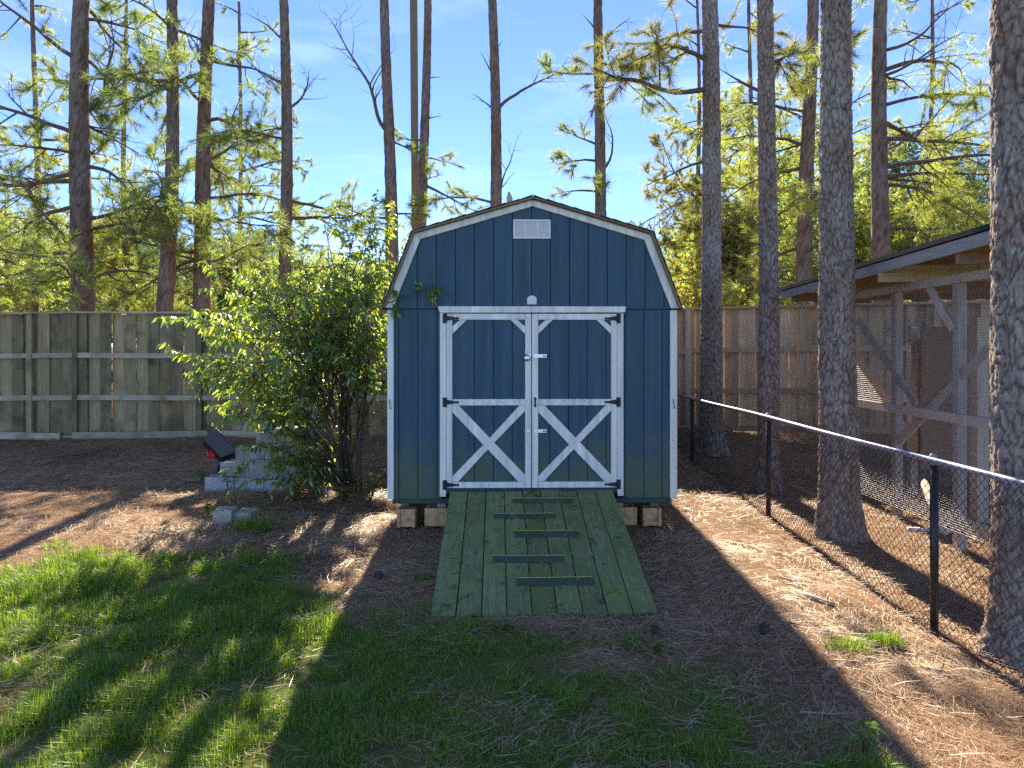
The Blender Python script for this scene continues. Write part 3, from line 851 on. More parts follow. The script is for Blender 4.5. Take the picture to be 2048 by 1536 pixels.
# ------------------------------------------------------------------ chain-link fence
def chain_x(y): return 2.90 + (11.1 - y) * .031
def rail_z(y): return np.interp(y, [0, 5.04, 8.05, 11.1, 13], [1.04, 1.08, 1.112, 1.130, 1.13])
ch = tag(empty('chain_link_fence', (chain_x(5.04), 5.04, 0)), 'black chain link fence with shiny top rail running along the right side', 'fence')
def cl(p): return Vector(p) - Vector(ch.location)
pys = [-1.0, 2.02, 5.04, 8.05, 11.1, 12.6]
for y in pys:
    x = chain_x(y); z0 = gz(x, y) - .1; zt = float(rail_z(y))
    MB().tube([cl((x + .03, y, z0)), cl((x + .03, y, zt - .01))], .029, 12).build('post', M['blackwire'], ch, True)
    cap_ = MB().tube([cl((x + .03, y, zt - .035)), cl((x + .03, y, zt - .004)), cl((x + .02, y, zt + .016)), cl((x + .012, y, zt + .034)), cl((x + .008, y, zt + .045))], [.033, .034, .032, .022, .006], 12)
    cap_.build('post_cap', M['rail_sheen'], ch, True)
ry = np.linspace(-1, 12.62, 24)
MB().tube([cl((chain_x(y), y, float(rail_z(y)) + .004 * math.sin(y * 1.7))) for y in ry], .0215, 14).build('top_rail', M['rail_sheen'], ch, True)
def chain_mesh():
    pitch = .036; V = []; Fc = []
    y = -0.9; n = 0
    ys = np.arange(-.9, 12.6, pitch)
    wr = .0026
    vv = []; ff = []; base = 0
    for i, y in enumerate(ys):
        x = chain_x(y); zt = float(rail_z(y)) + .012; zb = gz(x, y) + .0
        nseg = int((zt - zb) / (pitch * .95))
        k = np.arange(nseg + 1)
        side = (k + i) % 2                       # zig-zag: this wire swings half a pitch each way
        yy = y + np.where(side == 0, -pitch / 2 * 1.04, pitch / 2 * 1.04)
        zz = zt - k * pitch * .95
        xx = x - .024 + np.where(side == 0, -.0022, .0022) + .01 * vnoise(yy * 1.1, zz * 1.3, 4)
        pts = np.stack([xx, yy, zz], -1)
        # three-sided tube
        for a in range(3):
            an = a * 2.0944
            vv.append(pts + np.array([math.cos(an) * wr, math.sin(an) * wr, math.sin(an) * wr * .5]))
        m = nseg + 1
        for a in range(3):
            b = (a + 1) % 3
            q = np.arange(nseg)
            ff.append(np.stack([base + a * m + q, base + b * m + q, base + b * m + q + 1, base + a * m + q + 1], -1))
        base += 3 * m
    v = np.concatenate(vv) - np.array(ch.location)
    o = link('wire_mesh', fast_mesh('wire_mesh', v, np.concatenate(ff)), M['blackwire'], ch)
    tag(o, kind='stuff')
chain_mesh()
# small tie wires over the rail
for k, y in enumerate(np.arange(2.2, 12.4, .62)):
    x = chain_x(y); z = float(rail_z(y))
    MB().tube([cl((x + .024 * math.cos(a), y + .006 * a, z + .024 * math.sin(a))) for a in np.linspace(0, 6.0, 9)], .002, 4).build('tie_wire', M['steel'], ch)

# ------------------------------------------------------------------ animal run (open timber frame with wire) on the right
CX = 4.4
coop = tag(empty('wire_animal_run', (CX, 7.9, 0)), 'open timber and wire mesh animal run with a low black roof, right edge', 'animal run')
def co(p): return Vector(p) - Vector((CX, 7.9, 0))
def W_(px, py, X=CX):           # point on the plane x = X seen at a pixel
    Y = X * F / (px - 1024); return Vector((X, Y, CAMZ - (py - HOR) / F * Y))
def cbeam(name, a, b, w, t, m, up=(0, 0, 1)):
    return MB().beam(co(a), co(b), w, t, up).build(name, m, coop)
def cpost(x, y, zt, w, m, name='post'):
    z0 = gz(x, y) - .06
    o = MB().box((0, 0, (zt - z0) / 2), (w, w, zt - z0)).build(name, m, coop); o.location = co((x, y, z0)); return o
Y1, Y2, Y3, Y4 = 7.88, 6.78, 9.6, 5.2
PLATE = 2.56
for y in (Y3, Y1, Y2, Y4): cpost(CX + .045, y, PLATE, .09, M['coop'])
for y in (Y3, 7.3, Y4): cpost(7.1, y, PLATE, .09, M['coop'])
cpost(5.28, 9.0, 2.23, .09, M['coop_pale']); cpost(5.27, 7.70, 2.27, .13, M['coop_pale'])
cbeam('top_plate', (CX + .045, 4.6, PLATE + .046), (CX + .045, 10.1, PLATE + .046), .09, .09, M['coop'])
cbeam('top_plate', (7.1, 4.6, PLATE + .046), (7.1, 10.1, PLATE + .046), .09, .09, M['coop'])
cbeam('side_rail', (CX - .02, 4.6, 1.21), (CX - .02, 9.64, 1.24), .036, .10, M['coop'])
cbeam('back_rail', (CX + .1, 9.62, 1.22), (7.05, 9.62, 1.22), .036, .10, M['coop'])
cbeam('foot_rail', (CX + .11, 4.9, .16), (CX + .11, 9.6, .16), .036, .14, M['coop_pale'])
cbeam('brace', W_(1716, 640, CX + .03), W_(1832, 808, CX + .03), .03, .09, M['coop'])
cbeam('brace', W_(1792, 890, CX + .05), W_(1985, 690, CX + .05), .03, .09, M['coop'])
cbeam('brace', W_(1858, 574, CX + .0), W_(1906, 658, CX + .0), .03, .09, M['coop'])
cbeam('brace', (CX + .1, 9.6, 2.3), (5.6, 9.6, .7), .03, .09, M['coop'])
# inner plywood box
MB().box(co((5.29, 8.25, 1.32)), (.70, .03, 1.72)).build('plywood_panel', M['coop_brown'], coop)
MB().box(co((5.75, 8.72, 1.25)), (.70, .85, 1.60)).build('nest_house', M['coop_brown'], coop)
# roof
XE, XR = 4.02, 7.6
z_e = lambda y: 2.78 + (10.2 - y) * .0275
for i in range(6):
    ya, yb = 4.0 + i * 1.035, 4.0 + (i + 1) * 1.035
    v = [co((XE + .02, ya + .003, z_e(ya) - .015)), co((XR, ya + .003, z_e(ya) + .20)), co((XR, yb - .003, z_e(yb) + .20)), co((XE + .02, yb - .003, z_e(yb) - .015))]
    v += [p + Vector((0, 0, .015)) for p in v]
    MB().add(v, [(3, 2, 1, 0), (4, 5, 6, 7), (0, 1, 5, 4), (1, 2, 6, 5), (2, 3, 7, 6), (3, 0, 4, 7)]).build('roof_sheet', M['coop_brown'], coop)
v = [co((XE - .03, 3.95, z_e(3.95) + .006)), co((XR + .03, 3.95, z_e(3.95) + .226)), co((XR + .03, 10.25, z_e(10.25) + .226)), co((XE - .03, 10.25, z_e(10.25) + .006))]
v += [p + Vector((0, 0, .045)) for p in v]
MB().add(v, [(3, 2, 1, 0), (4, 5, 6, 7), (0, 1, 5, 4), (1, 2, 6, 5), (2, 3, 7, 6), (3, 0, 4, 7)]).build('roof_felt', M['felt'], coop)
cbeam('fascia', (XE, 4.0, z_e(4.0) - .062), (XE, 10.2, z_e(10.2) - .062), .03, .115, M['fascia'])
for k, y in enumerate((4.9, 6.2, 7.47, 8.7, 9.85)):
    zz = z_e(y) - .125
    cbeam('rafter', (XE + .02 + (.0 if k != 2 else -.03), y, zz), (XR, y, zz + .05), .04, .18 if k != 4 else .12, M['coop_brown'] if k != 2 else M['rail'])
# wire: hardware cloth on the near side wall and the far end
def grid_mesh(P0, U, Vv, nu, nv, wr):
    vv = []; ff = []; b = 0
    P0 = np.array(P0); U = np.array(U); Vv = np.array(Vv)
    nrm = np.cross(U, Vv); nrm = nrm / np.linalg.norm(nrm)
    uu = U / np.linalg.norm(U); vn = Vv / np.linalg.norm(Vv)
    def strip(a, c, side):
        nonlocal b
        for off in (side * wr, nrm * wr, -side * wr):
            vv.append(a + off); vv.append(c + off)
        for k in range(3):
            k2 = (k + 1) % 3
            ff.append((b + 2 * k, b + 2 * k + 1, b + 2 * k2 + 1, b + 2 * k2))
        b += 6
    for i in range(nu + 1): strip(P0 + U * i / nu, P0 + U * i / nu + Vv, uu)
    for j in range(nv + 1): strip(P0 + Vv * j / nv, P0 + Vv * j / nv + U, vn)
    return np.array(vv), np.array(ff)
v1, f1 = grid_mesh(co((CX - .003, 5.0, .1)), (0, 4.6, 0), (0, 0, 2.45), 190, 100, .0011)
tag(link('wire_mesh', fast_mesh('wire_mesh', v1, f1), M['wire'], coop), kind='stuff')
v1, f1 = grid_mesh(co((CX + .1, 9.66, .1)), (2.6, 0, 0), (0, 0, 2.45), 100, 95, .0012)
tag(link('wire_mesh', fast_mesh('wire_mesh', v1, f1), M['wire'], coop), kind='stuff')

# ------------------------------------------------------------------ clutter behind the chain link
def tube_thing(name, pts, rad, m, label, cat, group=None, n=8, jitter=0):
    base = Vector(pts[0]); q = [Vector(p) - base for p in pts]
    o = MB().tube(q, rad, n).build(name, m, None, True); o.location = base
    return tag(o, label, cat, group)
a = G(1840, 985); b_ = G(1872, 1010)
tube_thing('log', [(5.0, 8.3, .30), (4.75, 7.7, .16), (4.55, 7.2, gz(4.5, 7.2) + .06)], [.045, .05, .05], M['coop_pale'], 'pale peeled log leaning low inside the wire run', 'log')
tube_thing('log', [(5.2, 6.5, gz(5.2, 6.5) + .12), (4.95, 6.05, gz(4.9, 6.05) + .05)], [.06, .06], M['stick'], 'short orange brown log by the run\'s foot near the big right trunk', 'log')
x, y, z = G(1905, 1068)
pv = tag(empty('pvc_pipe', (x, y, z)), 'white plastic pipe with an upright elbow behind the chain link fence', 'pipe')
MB().tube([(-.42, .10, .03), (-.1, .02, .03), (.12, -.02, .03)], .022, 10).build('pipe_run', M['pvc'], pv, True)
MB().tube([(-.14, .02, .03), (-.14, .02, .09), (-.13, .02, .15)], [.026, .026, .024], 10).build('pipe_elbow', M['pvc'], pv, True)
for k, (px, py, m, lab) in enumerate(((1945, 1062, 'pvc', 'white plastic scrap beside the white pipe'), (1955, 1082, 'coop_pale', 'tan leaf scrap below the white plastic pipe'), (1930, 1087, 'coop_pale', 'tan leaf scrap left of the big right trunk, nearest the fence'))):
    x, y, z = G(px, py)
    b = MB().add([(-.06, -.03, .01), (.02, -.05, .03), (.07, .01, .015), (.01, .06, .05), (-.05, .04, .02), (.0, .0, .055)], [(0, 1, 5), (1, 2, 5), (2, 3, 5), (3, 4, 5), (4, 0, 5), (4, 3, 2, 1, 0)])
    o = b.build('litter_scrap', M[m]); o.location = (x, y, z); o.rotation_euler = (0, 0, k * 1.3)
    tag(o, lab, 'litter')

# ------------------------------------------------------------------ block stack left
grp2 = 'blocks of the stepped stack by the shrub'
BY = 9.12
bz = gz(-3.7, BY) - .015
def blk(row, px0, px1, m, lab, dy=0):
    x = ((px0 + px1) / 2 - 1024) / F * (BY - .1)
    cmu((x, BY + dy + RNG.uniform(-.008, .008), bz + .0975 + row * .197), R(RNG.uniform(-1, 1)), M[m], lab, grp2, sc=((px1 - px0) / F * (BY - .1) / .40 * .985, 1, 1))
blk(0, 409, 469, 'cmu', 'pale grey block at the left end of the stack\'s bottom row')
blk(0, 469, 528, 'cmu', 'pale grey block in the middle of the stack\'s bottom row')
blk(0, 528, 588, 'cmu', 'pale grey block at the right of the stack\'s bottom row, beside the shrub')
blk(1, 439, 498, 'cmu_mid', 'grey block at the left end of the stack\'s second row')
blk(1, 498, 557, 'cmu_mid', 'grey block second from left in the stack\'s second row')
blk(1, 557, 617, 'cmu_mid', 'grey block of the stack\'s second row behind the shrub leaves')
blk(2, 470, 529, 'cmu_mid', 'brownish grey block at the left end of the stack\'s third row')
blk(2, 529, 589, 'cmu_mid', 'brownish grey block second from left in the stack\'s third row')
blk(2, 589, 649, 'cmu_tan', 'tan block of the stack\'s third row behind the shrub')
blk(3, 512, 571, 'cmu_mid', 'brownish block at the left end of the stack\'s fourth row')
blk(3, 571, 631, 'cmu_tan', 'tan block in the middle of the stack\'s fourth row')
blk(3, 631, 690, 'cmu_tan', 'tan block at the right end of the stack\'s fourth row')
o = MB().box((0, 0, 0), (.78, .42, .055), ch=.006).build('stone_slab', M['cmu'])
o.location = (P(612, 850, BY).x, BY + .02, bz + 4 * .197 + .03); o.rotation_euler = (0, 0, R(2))
tag(o, 'pale stone slab lying on top of the block stack', 'slab')
# two squat pavers in front
def paver(px, py, w, h, d, rz, m, lab):
    x, y, z = G(px, py)
    b = MB().box((0, 0, h / 2), (w, d, h), ch=.005)
    o = b.build('concrete_paver', M[m]); o.location = (x, y + d / 2, z - .01); o.rotation_euler = (R(3), R(1), R(rz))
    tag(o, lab, 'paver', 'loose pavers on the straw')
paver(443, 1050, .205, .17, .20, 3, 'paver', 'left one of two squat concrete pavers on the pine straw')
paver(486, 1045, .205, .12, .21, -5, 'paver', 'right one of two squat pavers, beside the grass tuft')

# ------------------------------------------------------------------ tipped wheelbarrow
def wheelbarrow():
    x, y, z = G(452, 962); y = 9.5; x = (450 - 1024) / F * y; z = gz(x, y)
    e = tag(empty('wheelbarrow', (x, y, z)), 'tipped black wheelbarrow with red grips leaning on the block stack', 'wheelbarrow')
    e.scale = (.82, .82, .82)
    # tray: tapered tub tilted on its side
    def ring(w, d, zz): return [(-w, -d, zz), (w, -d, zz), (w, d, zz), (-w, d, zz)]
    v = ring(.30, .24, 0) + ring(.20, .15, -.24) + ring(.285, .225, -.006) + ring(.19, .14, -.225)
    f = [(0, 1, 5, 4), (1, 2, 6, 5), (2, 3, 7, 6), (3, 0, 4, 7), (4, 5, 6, 7), (8, 12, 13, 9), (9, 13, 14, 10), (10, 14, 15, 11), (11, 15, 12, 8), (15, 14, 13, 12), (0, 8, 9, 1), (1, 9, 10, 2), (2, 10, 11, 3), (3, 11, 8, 0)]
    o = MB().add(v, f).build('tray', M['black'], e)
    o.location = (-.02, -.02, .70); o.rotation_euler = (R(-32), R(46), R(6))
    bv = o.modifiers.new('bevel', 'BEVEL'); bv.width = .02; bv.segments = 3
    rim = MB().tube([(-.31, -.25, 0), (.31, -.25, 0), (.31, .25, 0), (-.31, .25, 0), (-.31, -.25, 0)], .012, 6).build('rim', M['black'], o, True)
    for k in (0, 1, 2):
        MB().tube([(-.20 + .045 * k, -.20, .60 - .012 * k), (-.165 + .045 * k, -.26, .47 - .006 * k)], [.024, .022], 8).build('grip', M['red'], e, True)
    MB().tube([(.06, 0, .52), (.02, .02, .25), (.02, 0, .05)], .02, 8).build('leg', M['black'], e, True)
    MB().tube([(.06, .02, .05), (-.12, -.06, .035), (-.62, -.12, .03)], [.016, .016, .014], 8).build('handle', M['black'], e, True)
    MB().tube([(-.12, -.06, .05), (-.14, -.07, .11)], .014, 8).build('bracket', M['black'], e, True)
    w = MB().tube([(0, .165 * math.cos(t), .165 * math.sin(t)) for t in np.linspace(0, math.tau, 25)], .045, 8, False).build('wheel', M['navy'], e, True)
    w.location = (.0, .0, .21); w.rotation_euler = (0, R(12), R(75))
    MB().tube([(-.03, 0, 0), (.03, 0, 0)], .07, 14).build('hub', M['black'], w, True)
wheelbarrow()

# ------------------------------------------------------------------ foliage builders (numpy)
def unit(a): return a / (np.linalg.norm(a, axis=-1, keepdims=True) + 1e-9)
def leaves_mesh(name, pos, dirs, length, width, droop=.3):
    """folded pointed leaves, 4 triangles each"""
    n = len(pos); d = unit(dirs)
    rnd = unit(RNG.normal(size=(n, 3)) + np.array([0, 0, 1.2]))
    s = unit(np.cross(d, rnd)); up = np.cross(s, d)
    L = length[:, None]; Wd = width[:, None]
    dn = np.array([0, 0, -1.0])
    b = pos
    mid = pos + d * L * .48 + dn * L * droop * .15
    tip = pos + d * L + dn * L * droop
    l = mid - s * Wd * .5 + up * Wd * .22; r = mid + s * Wd * .5 + up * Wd * .22
    v = np.stack([b, l, mid, r, tip], 1).reshape(-1, 3)
    i = np.arange(n)[:, None] * 5
    f = np.concatenate([i + np.array([0, 1, 2]), i + np.array([0, 2, 3]), i + np.array([1, 4, 2]), i + np.array([2, 4, 3])], 1).reshape(-1, 3)
    return fast_mesh(name, v, f)
def quads_mesh(name, pos, dirs, length, width):
    n = len(pos); d = unit(dirs); s = unit(np.cross(d, RNG.normal(size=(n, 3))))
    L = length[:, None]; Wd = width[:, None]
    v = np.stack([pos, pos + d * L * .45 - s * Wd * .5, pos + d * L, pos + d * L * .45 + s * Wd * .5], 1).reshape(-1, 3)
    i = np.arange(n)[:, None] * 4
    return fast_mesh(name, v, (i + np.array([0, 1, 2, 3])).reshape(-1, 4))
def tufts_mesh(name, pos, dirs, size, nn=22, w=.0055, spread=.75):
    """brushes of pine needles, one thin triangle per needle"""
    T = len(pos)
    p = np.repeat(pos, nn, 0); d = np.repeat(unit(dirs), nn, 0); sz = np.repeat(size, nn)
    rd = unit(RNG.normal(size=(T * nn, 3)))
    nd = unit(d * RNG.uniform(.35, 1.3, (T * nn, 1)) + rd * spread)
    base = p + d * (RNG.uniform(-.6, .25, T * nn) * sz)[:, None]
    L = (sz * RNG.uniform(.75, 1.15, T * nn))[:, None]
    tip = base + nd * L + np.array([0, 0, -.10]) * L
    s = unit(np.cross(nd, RNG.normal(size=(T * nn, 3)))) * w
    v = np.stack([base - s, base + s, tip], 1).reshape(-1, 3)
    return fast_mesh(name, v, np.arange(T * nn * 3).reshape(-1, 3))

# ------------------------------------------------------------------ pines
def plates(u, v, cw, chh, per):
    """F2-F1 of a jittered cell pattern, wrapping in u with period per (cells)"""
    gu = u / cw; gv = v / chh
    iu = np.floor(gu).astype(np.int64); iv = np.floor(gv).astype(np.int64)
    f1 = np.full(u.shape, 9.); f2 = np.full(u.shape, 9.)
    for a in (-1, 0, 1):
        for b in (-1, 0, 1):
            cu = iu + a; cv = iv + b
            n = ((cu % per) * 374761393 + cv * 668265263) & 0x7fffffff
            n = ((n ^ (n >> 13)) * 1274126177) & 0x7fffffff
            ju = ((n >> 3) & 1023) / 1023.; jv = ((n >> 14) & 1023) / 1023.
            d = np.hypot(gu - cu - ju, (gv - cv - jv))
            m = d < f1
            f2 = np.where(m, f1, np.minimum(f2, d)); f1 = np.where(m, d, f1)
    return f2 - f1
def trunk_mesh(path, r0, r1, nz_, na, relief, seed, flare=.5):
    """path: function t->(x,y,z); radius tapers; bark plates are real relief"""
    t = nz_ if hasattr(nz_, '__len__') else np.linspace(0, 1, nz_)
    nz_ = len(t); a = np.linspace(0, math.tau, na, endpoint=False)
    c = np.array([path(q) for q in t])
    H = c[-1, 2] - c[0, 2]
    r = r0 + (r1 - r0) * t
    hz = (c[:, 2] - c[0, 2])
    r = r * (1 + flare * np.exp(-hz / .26)) 
    A, Hh = np.meshgrid(a, hz)
    U = A * r0; per = max(6, int(round(math.tau * r0 / .056))); cw = math.tau * r0 / per
    u2 = U + .030 * vnoise(U * 8, Hh * 6, seed) + .012 * vnoise(U * 30, Hh * 24, seed + 1)
    v2 = Hh + .07 * vnoise(U * 9 + 5, Hh * 7, seed + 3) + .02 * vnoise(U * 34, Hh * 26, seed + 2)
    pl = plates(u2, v2, cw, .125, per)
    lift = .55 + .45 * vnoise(np.floor(u2 / cw) * 1.37 + 9, np.floor(v2 / .125) * 1.91, seed + 11)
    disp = np.clip(pl / .17, 0, 1) * lift
    fine = vnoise(U * 60, Hh * 34, seed + 8)
    flank = .05 * vnoise(np.cos(A) * 1.7 + seed, np.sin(A) * 1.7 + Hh * .35, seed + 5)
    rad = r[:, None] * (1 + flank) + relief * (disp - .5) + relief * .3 * fine
    # root flare lobes
    rad = rad * (1 + .10 * np.cos(A * 5 + seed) * np.exp(-Hh / .2))
    X = c[:, 0][:, None] + np.cos(A) * rad; Y = c[:, 1][:, None] + np.sin(A) * rad; Z = np.repeat(c[:, 2][:, None], na, 1)
    v = np.stack([X, Y, Z], -1).reshape(-1, 3)
    i = np.arange(nz_ * na).reshape(nz_, na); j = np.roll(i, -1, 1)
    f = np.stack([i[:-1], j[:-1], j[1:], i[1:]], -1).reshape(-1, 4)
    me = fast_mesh('trunk', v, f)
    at = me.attributes.new('plate', 'FLOAT', 'POINT')
    at.data.foreach_set('value', np.clip(.04 + pl / .24, 0, 1).astype(np.float32).ravel())
    return me

def pine(px, Y, wpx, label, group, px_top=None, py_ref=600, top=13.5, near=False, boughs=(), nmat='needle', bmat=None, nn=32, nw=.0039, crown=True, wob=.05, seed=None, zlim=9.5, lmat='limb', lowdead=0, size=.225):
    seed = seed if seed is not None else int(px) % 97
    rs = np.random.default_rng(seed)
    X = (px - 1024) / F * Y; z0 = gz(X, Y) - .05
    zref = CAMZ + (HOR - py_ref) / F * Y; ztop0 = CAMZ + HOR / F * Y
    lean = 0.0 if px_top is None else ((px_top - px) / F * Y) / (ztop0 - zref)
    r_ref = wpx / F * Y / 2
    e = tag(empty('pine_tree', (X, Y, z0)), label, 'tree', group)
    ph = rs.uniform(0, 6, 2)
    def path(t):
        z = t * top
        return np.array([lean * (z - (zref - z0)) + wob * math.sin(z * .55 + ph[0]), wob * math.sin(z * .5 + ph[1]), z])
    r0 = r_ref * 1.06; r1 = r_ref * .42
    na = 110 if near else 30; nzv = int(top / .022) if near else int(top / .09)
    if near:
        zf = min(top * .95, ztop0 + 1.0 - z0)
        nzv = np.concatenate([np.arange(0, zf, .0165), np.linspace(zf, top, 60)]) / top
    me = trunk_mesh(path, r0, r1, nzv, na, .024 if near else .016, seed)
    link('trunk', me, bmat or (M['bark'] if near else M['bark_far']), e, True)
    tp = []; td = []; ts = []; cur = [None]
    def grow(p, d, L, r, lev, dens, sag):
        n = max((4, 3, 2)[lev], int(L / (.16, .19, .22)[lev])); q = [Vector(p)]; dd = Vector(d).normalized(); rr = [r]
        for k in range(n):
            dd = (dd + Vector((rs.normal(0, .13), rs.normal(0, .13), rs.normal(0, .10) + sag))).normalized()
            q.append(q[-1] + dd * (L / n)); rr.append(max(.0035, r * (1 - .85 * (k + 1) / n)))
        cur[0].tube(q, rr, (6, 4, 3)[lev], False)
        for k in range(1, n + 1):
            t = k / n
            loc = (q[k] - q[k - 1]).normalized()
            if lev < 2 and t > (.22 if lev == 0 else .15) and rs.random() < (.85 if lev == 0 else .8):
                sd = loc.cross(Vector((rs.normal(), rs.normal(), rs.normal() + .8))).normalized()
                nd = (loc * rs.uniform(.4, .9) + sd * rs.choice([-1, 1]) * .8 + Vector((0, 0, rs.uniform(-.35, .35)))).normalized()
                l2 = L * rs.uniform(.22, .5) * (1.05 - .5 * t) if lev == 0 else L * rs.uniform(.25, .5)
                if l2 > .10: grow(q[k], nd, l2, max(.005, rr[k] * .6), lev + 1, dens, sag * .3 + .01)
            if dens > 0 and ((lev == 0 and t > .85) or (lev == 1 and t > .45) or (lev == 2 and t > .3)) and rs.random() < dens * 1.2:
                tp.append(q[k][:]); td.append((loc + Vector((0, 0, .25)))[:]); ts.append(rs.uniform(.7, 1.2) * size)
        if dens > 0:
            tp.append(q[-1][:]); td.append((q[-1] - q[-2]).normalized()[:]); ts.append(rs.uniform(.8, 1.2) * size)
    for (z, az, L, rise, dens) in boughs:
        t = (z - z0) / top; c = path(t)
        a = R(az); d = (math.cos(a), math.sin(a), rise)
        r = max(.014, min(.05, .016 + L * .012)) 
        cur[0] = MB(); grow(c, d, L, r, 0, dens, -.02 if dens else .02); cur[0].build('branch', M[lmat], e, True)
    if crown:
        for k in range(4):
            z = top * (.82 + .05 * k); a = rs.uniform(0, math.tau)
            cur[0] = MB(); grow(path(z / top), (math.cos(a), math.sin(a), .25), rs.uniform(.7, 1.3), .03, 0, .4, 0); cur[0].build('branch', M[lmat], e, True)
    if tp:
        link('crown', tufts_mesh('crown', np.array(tp), np.array(td), np.array(ts), nn, nw), M[nmat], e)
    return e
rz = np.random.default_rng(11)
def rb_(n, z0, z1, az=(0, 360), L=(1.2, 2.6), rise=(-.1, .35), dens=.6, deadp=.25):
    out = []
    for k in range(n):
        out.append((rz.uniform(z0, z1), rz.uniform(*az), rz.uniform(*L), rz.uniform(*rise), 0 if rz.random() < deadp else dens))
    return out
gl = 'pines behind the left fence'; gm = 'slim pines behind the shed'; gr = 'pines in the row along the chain link fence'
# left group, behind the fence
pine(160, 14.2, 46, 'thick leaning pine with forked bare limbs, leftmost behind the grey fence', gl, 168, boughs=rb_(15, 3.2, 9.2, L=(1.6, 3.4), dens=.55, deadp=.2) + [(5.6, 180, 3.2, .02, .3), (6.4, 178, 3.0, .15, .4), (4.9, 185, 2.6, 0, .3), (5.75, 10, 2.4, -.05, .2), (4.6, 0, 2.2, .35, .1)], nn=32, seed=3)
pine(331, 14.8, 32, 'pine with a slightly bowed trunk, second from left behind the grey fence', gl, 346, boughs=rb_(13, 3.4, 9.4, L=(1.4, 2.9), dens=.55), nn=32, seed=5)
pine(402, 15.6, 36, 'dark pine third from left, just left of the leafy shrub\'s top', gl, 418, boughs=rb_(15, 3.0, 9.5, L=(1.4, 3.0), dens=.55) + [(4.2, -170, 2.4, -.1, .5), (4.0, 185, 2.2, -.15, .6)], nn=32, seed=12)
pine(571, 15.4, 28, 'straight pine rising behind the middle of the leafy shrub', gl, 568, boughs=rb_(6, 3.4, 8.0, L=(1.0, 2.0), dens=.45) + [(5.3, 20, 2.2, -.15, .35), (4.9, -10, 2.4, -.1, .4), (7.4, 30, 1.6, .7, 0), (8.9, 160, 1.2, .8, 0)], nn=32, seed=21)
# slim ones behind the shed
pine(781, 15.5, 29, 'slim bare pine just left of the shed roof with one rising dead limb', gm, 773, boughs=[(6.8, 172, 2.7, 1.0, 0), (6.7, -5, .9, -.3, .5), (4.9, 180, 1.3, .15, .6), (5.0, -20, 1.0, .2, .5), (4.6, 150, 1.0, .2, .5)], seed=31)
pine(846, 16.2, 25, 'knobbly pine beside the square pole, left of the shed roof peak', gm, 851, boughs=[(8.4, 0, .35, .2, 0), (7.4, 0, .4, .1, 0), (6.9, 180, .9, .2, .6), (6.5, 20, .8, -.1, .5), (5.9, -60, .9, 0, .5), (5.6, 90, .9, 0, .5), (5.3, -90, .7, -.2, .5), (5.9, 5, 1.7, -.5, .45)], seed=33)
pine(992, 16.2, 28, 'slim pine behind the shed roof peak with long forked bare branches', gm, 985, boughs=[(7.6, 8, 2.3, .85, 0), (7.6, 172, .75, .9, 0), (8.4, 172, .75, 1.3, 0), (9.0, 5, .35, .8, 0), (5.45, 5, 1.5, 1.6, 0), (5.4, 178, 1.7, .35, .45), (5.2, 185, .9, -.5, .4)], seed=37)
pine(1195, 13.3, 26, 'slim pine behind the right slope of the shed roof', gm, 1200, boughs=[(7.9, 10, .9, 1.3, 0), (8.1, 172, .5, 1.2, 0), (7.2, 0, 2.0, .05, .65), (7.3, 178, 1.0, .1, .7), (5.9, 185, .8, .7, .6), (5.6, 200, 1.0, .0, .6), (5.4, 6, 1.4, .9, 0), (5.0, 170, .9, .2, .6), (4.9, -90, .9, .2, .6)], seed=41)
# row along the chain link fence
pine(1424, 11.7, 43, 'pine nearest the shed in the row along the chain link fence', gr, 1418, near=True, boughs=[(6.4, 175, 2.7, -.05, .65), (6.9, 190, 2.2, .35, .6), (7.4, 160, 1.8, .2, .6), (5.2, 172, 1.2, -.3, .2), (7.5, 10, 1.2, .3, .5)], nmat='needle_b', seed=47, wob=.03)
pine(1534, 9.3, 40, 'second pine from the shed in the row along the chain link fence', gr, 1533, near=True, boughs=[(5.4, 150, .9, .6, 0), (5.9, 60, 1.3, .2, .6), (4.1, -100, .30, .1, 0), (3.3, 185, .26, .2, 0)], nmat='needle_b', seed=53, wob=.02)
pine(1676, 7.3, 70, 'thick lichen flecked pine in the middle of the chain link row', gr, 1672, near=True, boughs=[(7.2, 80, 1.5, .2, .4), (4.4, -80, .30, .15, 0), (3.2, 200, .30, .1, 0), (3.9, 10, .32, .3, 0)], seed=59, wob=.015)
pine(2054, 4.62, 126, 'thickest nearest pine trunk cut by the right picture edge', gr, 2050, near=True, seed=61, wob=.01)
# behind the animal run
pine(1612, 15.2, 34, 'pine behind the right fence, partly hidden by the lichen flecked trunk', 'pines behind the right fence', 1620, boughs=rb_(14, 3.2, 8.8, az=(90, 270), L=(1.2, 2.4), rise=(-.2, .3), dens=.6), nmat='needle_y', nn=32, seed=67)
pine(1760, 13.9, 38, 'pine rising behind the animal run roof between two thick trunks', 'pines behind the right fence', 1763, boughs=rb_(10, 3.2, 8.6, az=(-60, 60), L=(1.6, 3.0), rise=(-.15, .25), dens=.6) + [(7.6, 0, 2.9, .18, .2), (6.2, 2, 3.0, .06, .45), (5.4, 5, 2.6, .05, .6), (4.4, 0, 2.4, .1, .6)], nmat='needle_y', nn=32, seed=71)
